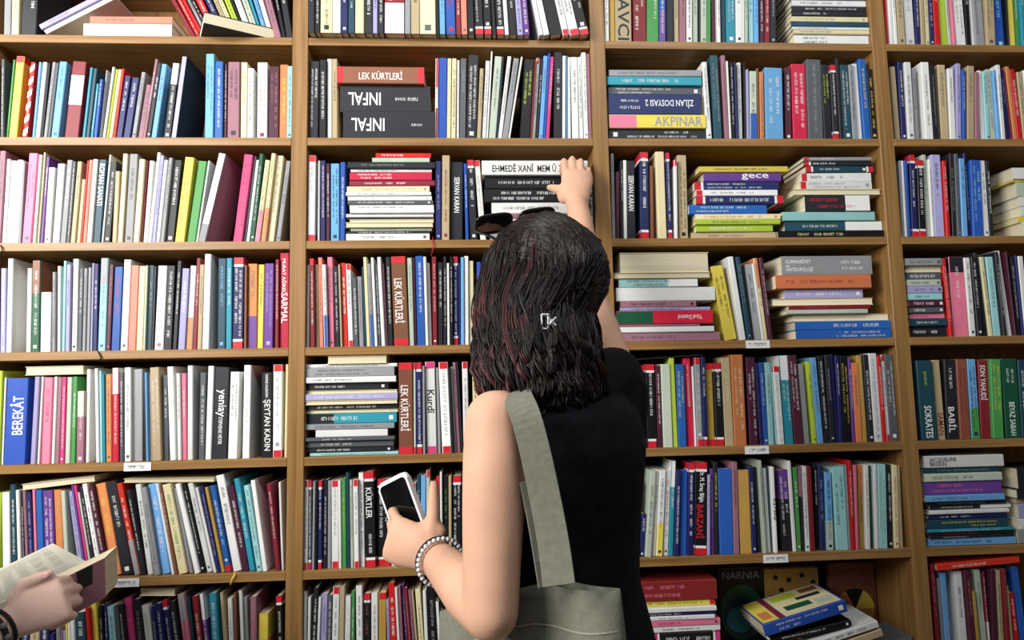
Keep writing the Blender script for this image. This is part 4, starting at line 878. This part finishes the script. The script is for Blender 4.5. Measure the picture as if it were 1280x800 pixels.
rd = locks('auburn_locks', red, M_HAIRR, .00115); rd['kind'] = 'stuff'

# hair clip
M_SILV = mat('silver_clip', (205, 205, 205), rough=.3, metallic=.6, noise=.05)
clip = tag(empty('hair_clip', ORG + CLIP + V((0, -.022, 0))), 'small silver clip holding the dark brown hair', 'hair clip')
def bar(name, a, b, r, m, parent): 
    v, f = limb([a, b], [r, r], 8); return link(name, mesh_from(name, v, f, m, smooth=True), parent)
cs = .0095
cl = [V((-cs, 0, cs)), V((-cs * .1, 0, cs)), V((-cs * .1, 0, -cs)), V((-cs, 0, -cs))]
fuse('loop', [limb([cl[k], cl[(k + 1) % 4]], [.0016, .0016], 8) for k in range(4)], .0009, 1, M_SILV, clip)
fuse('bow', [ball(V((.004, 0, 0)), V((.003, 0, 0)), V((0, .002, 0)), V((0, 0, .003)))] + [limb([V((.004, 0, 0)), V((.004 + .007 * math.cos(a_), 0, .007 * math.sin(a_)))], [.0014, .0018], 8) for a_ in (.8, -.8, 2.3, -2.3)], .0009, 1, M_SILV, clip)

# sunglasses pushed up on the head
M_FRAME = mat('black_acetate', (12, 12, 14), rough=.18, noise=.03); M_LENS = mat('dark_lens', (20, 24, 34), rough=.05, noise=.02, spec=.7)
GL, GR = at(593, 283, -.53), at(694, 269, -.50); gx = (GR - GL).normalized(); GC = (GL + GR) / 2
gn = (hf * .85 + hu * .5); gn = (gn - gx * gn.dot(gx)).normalized(); gy = gn.cross(gx).normalized()
sun = tag(empty('sunglasses', GC), 'black sunglasses pushed up on top of the dark hair', 'sunglasses')
gw = (GR - GL).length
def rim(cx):
    pts = []
    for k in range(28):
        an = 2 * math.pi * k / 28; c, s = math.cos(an), math.sin(an); e = .55
        pts.append(gx * (cx + gw * .215 * math.copysign(abs(c) ** e, c)) + gy * (.0165 * math.copysign(abs(s) ** e, s)))
    return pts
for sgn in (-1, 1):
    ps = rim(sgn * gw * .265); fr = tube('rim', ps + [ps[0], ps[1]], .0024, M_FRAME, sun, 8)
    v = [V((0, 0, 0)) + gx * sgn * gw * .265] + ps; link('lens', mesh_from('lens', [p for p in v] + [p + gn * .0012 for p in v], [(0, k, k % 28 + 1) for k in range(1, 29)] + [(29, 29 + k % 28 + 1, 29 + k) for k in range(1, 29)], M_LENS), fr)
    tube('temple', [gx * sgn * gw * .49 + gy * .008, gx * sgn * gw * .5 + gy * .008 - gn * .02 - hf * .03, gx * sgn * gw * .48 - hf * .10 - hu * .045], .0022, M_FRAME, sun, 8)
tube('bridge', [gx * -.006 + gy * .006, gx * 0 + gy * .009, gx * .006 + gy * .006], .0024, M_FRAME, sun, 8)

# phone
M_PHW = mat('white_phone_case', (228, 228, 230), rough=.3, noise=.02); M_PHS = mat('dark_phone_glass', (8, 9, 11), rough=.08, noise=.03, spec=.6)
TL, TR, BR = at(473, 606, -.490), at(508, 588, -.528), at(533, 640, -.545)
wx = (TR - TL).normalized(); lz = (TR - BR); lz = (lz - wx * lz.dot(wx)).normalized(); ny = lz.cross(wx).normalized()
pw = (TR - TL).length; plen = .125; pc = TL + wx * pw / 2 - lz * plen / 2
phone = empty('phone'); phone.matrix_world = Matrix(((wx.x, ny.x, lz.x, pc.x), (wx.y, ny.y, lz.y, pc.y), (wx.z, ny.z, lz.z, pc.z), (0, 0, 0, 1)))
tag(phone, 'white-edged phone with dark screen in her left hand', 'phone')
def rounded_slab(name, w, l, y0, y1, r, m, parent, bev=.0):
    bm = bmesh.new(); ring = []
    for cx, cz, a0 in ((w / 2 - r, l / 2 - r, 0), (-w / 2 + r, l / 2 - r, 90), (-w / 2 + r, -l / 2 + r, 180), (w / 2 - r, -l / 2 + r, 270)):
        for k in range(6): ring.append((cx + r * math.cos(R(a0 + k * 18)), cz + r * math.sin(R(a0 + k * 18))))
    a = [bm.verts.new((x, y0, z)) for x, z in ring]; b = [bm.verts.new((x, y1, z)) for x, z in ring]
    bm.faces.new(a); bm.faces.new(b[::-1]); K = len(ring)
    for k in range(K): bm.faces.new((a[(k + 1) % K], a[k], b[k], b[(k + 1) % K]))
    if bev: bmesh.ops.bevel(bm, geom=[e for e in bm.edges if abs(e.verts[0].co.y - e.verts[1].co.y) < 1e-6], offset=bev, segments=3, affect='EDGES')
    bmesh.ops.recalc_face_normals(bm, faces=bm.faces)
    me = bpy.data.meshes.new(name); bm.to_mesh(me); bm.free(); me.materials.append(m); return link(name, me, parent)
sgn_ = -1 if (ny.y > 0) else 1     # the face that looks back into the room
rounded_slab('case', pw, plen, -.0045, .0045, .010, M_PHW, phone, .002)
rounded_slab('screen', pw - .008, plen - .012, sgn_ * .0046 - .0003, sgn_ * .0046 + .0003, .007, M_PHS, phone)

# bracelets on her left wrist
M_BEADW = mat('pale_beads', (205, 205, 210), rough=.35); M_BEADB = mat('blue_bead', (70, 120, 210), rough=.35)
def ring_pts(c, d, r, n, squash=1.0, ref=None):
    s, u = perp(d); return [c + s * math.cos(2 * math.pi * k / n) * r + u * math.sin(2 * math.pi * k / n) * r * squash for k in range(n)]
wd = (LE - LW).normalized()
bc = ORG + LW + wd * .012
br = tag(empty('bracelet', bc), 'black cord bracelet on the phone-holding wrist', 'bracelet')
ps = ring_pts(V((0, 0, 0)), wd, .0315, 24); tube('cord', ps + ps[:2], .0028, M_BLK, br, 8)
bc2 = ORG + LW + wd * .021
br2 = tag(empty('bracelet', bc2), 'pale beaded bracelet with blue bead below the black cord bracelet', 'bracelet')
v, f = ball(V((0, 0, 0)), V((.0034, 0, 0)), V((0, .0034, 0)), V((0, 0, .0034)), 8, 6)
bw, bb = mesh_from('bead', v, f, M_BEADW, smooth=True), mesh_from('bead', v, f, M_BEADB, smooth=True)
for k, p in enumerate(ring_pts(V((0, 0, 0)), wd, .0322, 30)):
    o = link('bead', bb if k in (12, 13, 14) else bw, br2); o.location = p

# ===== tote bag on her left shoulder
M_CAN = mat('olive_grey_canvas', (116, 116, 102), rough=.9, noise=.10, scale=120, spec=.1, bump=.35)
M_STITCH = mat('canvas_stitching', (150, 146, 130), rough=.9)
BL, BRt = at(553, 746, -.645), at(772, 738, -.775); BO = (BL + BRt) / 2
bag = tag(empty('tote_bag', BO), 'olive-grey canvas tote bag hanging from her left shoulder', 'bag')
bx = (BRt - BL); bwid = bx.length; bxh = V((bx.x, bx.y, 0)).normalized(); bn = V((bxh.y, -bxh.x, 0))   # bn towards the room
def bag_surface():
    v, f = [], []; nu, nv = 48, 26
    for j in range(nv + 1):
        t = j / nv
        for k in range(nu):
            an = 2 * math.pi * k / nu; c, s = math.cos(an), math.sin(an)
            wide = bwid * .5 * (1 + .10 * math.sin(t * 2.6)); th = .012 + .035 * math.sin(min(1, t * 1.25) * 1.9) ** 1.0
            if t > .93: th *= max(.25, (1 - t) / .07)
            x = wide * math.copysign(abs(c) ** .75, c); y = th * math.copysign(abs(s) ** .9, s)
            y += .0045 * math.sin(x * 70 + t * 5) * (1 - t * .5) + .003 * math.sin(x * 38 - t * 14)
            xr_ = x / bwid; top = bx.z * xr_ + .016 * math.exp(-((xr_ - .13) / .16) ** 2) - .05 * max(0, -xr_ - .1)
            z = top * (1 - t) - .36 * t + .002 * math.sin(x * 55 + 2)
            v.append(bxh * x + bn * y + V((0, 0, z)))
    for j in range(nv):
        for k in range(nu): f.append((j * nu + k, (j + 1) * nu + k, (j + 1) * nu + (k + 1) % nu, j * nu + (k + 1) % nu))
    f.append(tuple(nv * nu + k for k in range(nu)))
    return v, f, nu
v, f, nu = bag_surface(); bagb = link('bag_body', mesh_from('bag_body', v, f, M_CAN, smooth=True), bag)
md = bagb.modifiers.new('thick', 'SOLIDIFY'); md.thickness = .0018
hemv, hemf = [], []
for k in range(nu):          # stitched hem line below the rim
    p = v[3 * nu + k]; q = v[k]; d_ = (q - p).normalized(); o_ = (p - (v[3 * nu + (k + nu // 2) % nu])).normalized()
    hemv += [p + bn * (.0032 if (p.dot(bn)) > 0 else -.0032), p + d_ * .0022 + bn * (.0032 if p.dot(bn) > 0 else -.0032)]
hemf = [(2 * k, 2 * ((k + 1) % nu), 2 * ((k + 1) % nu) + 1, 2 * k + 1) for k in range(nu)]
link('hem_seam', mesh_from('hem_seam', hemv, hemf, M_STITCH), bagb)
def ribbon(name, path, width_dirs, w, th, m, parent):
    v, f = [], []
    for k, p in enumerate(path):
        q = (path[min(k + 1, len(path) - 1)] - path[max(k - 1, 0)]).normalized(); s = width_dirs[k]; s = (s - q * s.dot(q)).normalized(); n_ = q.cross(s)
        v += [p - s * w / 2 - n_ * th / 2, p + s * w / 2 - n_ * th / 2, p + s * w / 2 + n_ * th / 2, p - s * w / 2 + n_ * th / 2]
    for k in range(len(path) - 1):
        for j in range(4): f.append((k * 4 + j, k * 4 + (j + 1) % 4, k * 4 + 4 + (j + 1) % 4, k * 4 + 4 + j))
    f += [(3, 2, 1, 0), tuple(range(len(path) * 4 - 4, len(path) * 4))]
    o = link(name, mesh_from(name, v, f, m), parent); b = o.modifiers.new('b', 'BEVEL'); b.width = .0006; b.segments = 1; return o
shl = ORG + P_(652, 494, -.675)
back = curve([at(699, 732, -.805), at(692, 680, -.790), at(681, 620, -.778), at(668, 560, -.772), at(657, 520, -.765), at(648, 498, -.745), at(645, 488, -.715), at(645, 490, -.675), at(652, 520, -.638)], 34)
wd_ = [V((1, -.15, .12))] * 34
ribbon('strap', [p - BO for p in back], wd_, .036, .003, M_CAN, bag)
front = curve([at(688, 732, -.772), at(676, 660, -.765), at(664, 600, -.757)], 10)
ribbon('strap', [p - BO for p in front], [V((1, .3, .1))] * 10, .030, .0026, M_CAN, bag)

# ===== the reader at the left edge: only the right hand, wrist and forearm come into view
ORG2 = at(-130, 862, -.54) + V((-.02, -.07, 0)) - V((.9, -.45, 0)).normalized() * .17; ORG2.z = 0
per2 = tag(empty('person', ORG2), 'person at the left edge holding an open book with right hand', 'person')
def Q_(px, py, Y): return at(px, py, Y) - ORG2
W2, E2 = Q_(10, 781, -.40), Q_(-130, 862, -.54)
u2 = Q_(76, 748, -.385) - W2; n2 = V((.18, -1, .30))
h2, t2_ = hand(W2, u2, n2, -1, ((78, 80, 40), (80, 80, 40), (82, 80, 40), (84, 78, 40)), sc=.95, spread=2, thumb=((50, -16), (-6, -10)), tl=.80)
ZS = .90; f2 = V((.45, .9, 0)).normalized(); l2 = V((f2.y, -f2.x, 0))
S2 = l2 * .17 + V((0, 0, 1.36 * ZS)); S2l = -l2 * .17 + V((0, 0, 1.36 * ZS)); EL = S2l + V((-.03, -.02, -.29)); WL = EL + f2 * .1 + l2 * .08 + V((0, 0, -.20))
def s2(z, rx, ry): return (V((0, 0, z * ZS)), l2 * rx, f2 * ry)
tor2 = [s2(1.43, .08, .055), s2(1.40, .15, .08), s2(1.34, .18, .10), s2(1.20, .175, .11), s2(1.05, .155, .10), s2(.95, .165, .11), s2(.86, .17, .115), s2(.82, .15, .10)]
lh2, _ = hand(WL, V((.05, .05, -1)), -l2, 1, ((14, 22, 14),) * 4, sc=.95, spread=3, thumb=((30, 20), (15, 20)))
H2 = V((0, 0, 1.56 * ZS)) + f2 * .02; hf2 = (f2 - UPZ * .25).normalized(); hu2 = (UPZ - hf2 * UPZ.dot(hf2)).normalized()
bp2 = [loft(tor2, 24), loft([(V((0, 0, 1.40 * ZS)), l2 * .06, f2 * .055), (V((0, 0, 1.50 * ZS)), l2 * .05, f2 * .052)], 16), limb([S2, S2.lerp(E2, .5), E2], [.05, .045, .038], 14), limb([E2, E2.lerp(W2, .35), W2], [.039, .037, .0265], 16), limb([S2l, EL, WL], [.05, .038, .026], 14)] + h2 + lh2 + head_parts(H2, hf2, hu2)
for sg in (-1, 1):
    a_ = l2 * .085 * sg; bp2.append(limb([a_ + V((0, 0, .84 * ZS)), a_ + f2 * .02 + V((0, 0, .47 * ZS)), a_ + V((0, 0, .09))], [.085, .055, .038], 14)); bp2.append(limb([a_ + V((0, 0, .045)) - f2 * .04, a_ + V((0, 0, .034)) + f2 * .14], [.034, .026], 12))
fuse('body', bp2, .0034, 5, M_SKIN2, per2); eyes(H2, hf2, hu2, per2, V((0, 0, 0)))
M_TEE = mat('grey_tshirt', (120, 124, 130), rough=.9, noise=.1, scale=60, spec=.1)
fuse('tshirt', [loft([(c, a * (1 + .010 / a.length), b * (1 + .010 / b.length)) for c, a, b in tor2[1:]], 24), limb([S2, S2.lerp(E2, .45)], [.062, .06], 14), limb([S2l, S2l.lerp(EL, .5)], [.062, .058], 14)], .007, 6, M_TEE, per2)
pz = [loft([(c, a * (1 + .012 / a.length), b * (1 + .012 / b.length)) for c, a, b in tor2[5:]], 24)]
for sg in (-1, 1):
    a_ = l2 * .085 * sg; pz.append(limb([a_ + V((0, 0, .84 * ZS)), a_ + f2 * .02 + V((0, 0, .47 * ZS)), a_ + V((0, 0, .13))], [.096, .066, .056], 14))
    fuse('shoe', [limb([a_ + V((0, 0, .044)) - f2 * .045, a_ + V((0, 0, .040)) + f2 * .15], [.042, .037], 12)], .006, 3, M_SHOE, per2)
fuse('trousers', pz, .009, 6, M_JEAN, per2)
fuse('hair', [ball(H2 + hu2 * .026 - hf2 * .022, hf2.cross(hu2) * .083, hf2 * .096, hu2 * .100, 20, 12)], .007, 4, M_HAIR, per2)
# thumb nail
tt = t2_[4]; s_t = (u2.normalized().cross(n2)).normalized()
nail(tt + n2.normalized() * .0058 - u2.normalized() * .004, u2.normalized(), n2.normalized(), per2, .0058, .0078)
# wristbands
wd2 = (E2 - W2).normalized()
for k, (off, rad, rw, lab) in enumerate(((.012, .0325, .0030, 'black cord wristband nearest the hand holding the open book'), (.026, .0338, .0042, 'thick black wristband on the forearm behind the open book'))):
    b_ = tag(empty('wristband', ORG2 + W2 + wd2 * off), lab, 'wristband'); ps = ring_pts(V((0, 0, 0)), wd2, rad, 24); tube('band', ps + ps[:2], rw, M_BLK, b_, 8)
    if k: 
        v, f = ball(V((0, 0, 0)), V((.005, 0, 0)), V((0, .005, 0)), V((0, 0, .005)), 10, 8); me_ = mesh_from('bead', v, f, mat('grey_beads', (120, 122, 126), rough=.3), smooth=True)
        for p in ps[0:24:2]: o = link('bead', me_, b_); o.location = p * 1.08

# the open book in that hand
def slab(name, q, th_dir, th, m, parent, nu=1, bend=0.0):
    """sheet block over the quad q (4 corners) with real thickness"""
    v, f = [], []
    for side in (0, 1):
        for k in range(nu + 1):
            t = k / nu; a = q[0].lerp(q[1], t); b = q[3].lerp(q[2], t); off = th_dir * (th * side) + th_dir * (-bend * math.sin(math.pi * t))
            v += [a + off, b + off]
    n2_ = 2 * (nu + 1)
    for k in range(nu):
        f.append((2 * k, 2 * k + 2, 2 * k + 3, 2 * k + 1)); f.append((n2_ + 2 * k, n2_ + 2 * k + 1, n2_ + 2 * k + 3, n2_ + 2 * k + 2))
        f.append((2 * k, n2_ + 2 * k, n2_ + 2 * k + 2, 2 * k + 2)); f.append((2 * k + 1, 2 * k + 3, n2_ + 2 * k + 3, n2_ + 2 * k + 1))
    f.append((0, 1, n2_ + 1, n2_)); e = 2 * nu; f.append((e, n2_ + e, n2_ + e + 1, e + 1))
    return link(name, mesh_from(name, v, f, m), parent)
OB = at(70, 725, -0.3750); ob = tag(empty('open_book', OB), 'open book with text pages and mauve cover held at lower left', 'book')
M_PG2 = mat('open_page_paper', (214, 210, 192), rough=.8, noise=.05, scale=6, spec=.1)
g0, g1 = at(-16, 762, -0.3387) - OB, at(112, 704, -0.2880) - OB            # gutter line
far0, far1 = at(-40, 730, -0.1430) - OB, at(66, 679, -0.1067) - OB
nq = (g1 - g0).cross(far0 - g0).normalized(); nq = nq if nq.z > 0 else -nq
pg = slab('left_pages', [g0, g1, far1, far0], -nq, .010, M_PG2, ob, 6, .0)
slab('left_cover', [g0 - nq * .0102, g1 - nq * .0102, far1 - nq * .0102, far0 - nq * .0102], -nq, .0008, cmat('m'), ob, 1)
for k in range(22):          # print on the page
    t = .06 + k * .04; a = g0.lerp(g1, .1 + .0 * k); lines = [g0.lerp(far0, t), g1.lerp(far1, t)]
    a, b = lines[0].lerp(lines[1], .10), lines[0].lerp(lines[1], .90 if k % 5 else .6); dv = (far0 - g0).normalized() * .0022
    link('print_line', mesh_from('print_line', [a + nq * .0003, b + nq * .0003, b + dv + nq * .0003, a + dv + nq * .0003], [(0, 1, 2, 3)], imat('G')), pg)
c0_, c1_, c2_, c3_ = [at(*q) - OB for q in ((58, 733, -0.3634), (131, 697, -0.3387), (132, 745, -0.3097), (70, 776, -0.3315))]   # mauve cover of the hanging half
tv = at(152, 677, -0.2880) - OB - c1_
rp = slab('right_pages', [c0_, c1_, c2_, c3_], tv.normalized(), tv.length * .72, M_PAGE, ob, 2)
nf = (c1_ - c0_).cross(c3_ - c0_).normalized(); nf = nf if nf.y < 0 else -nf
rc = slab('right_cover', [c0_ + nf * .0012, c1_ + nf * .0012, c2_ + nf * .0012 - V((0, 0, .002)), c3_ + nf * .0012 - V((0, 0, .002))], -nf, .0009, cmat('m'), ob, 1)
a, b, c, d = (c0_.lerp(c1_, .50), c0_.lerp(c1_, .78), c3_.lerp(c2_, .74), c3_.lerp(c2_, .48))
st_ = link('title_strip', mesh_from('title_strip', [p + nf * .0016 for p in (a, b, b.lerp(c, .8), a.lerp(d, .8))], [(0, 1, 2, 3)], imat('k')), rc)
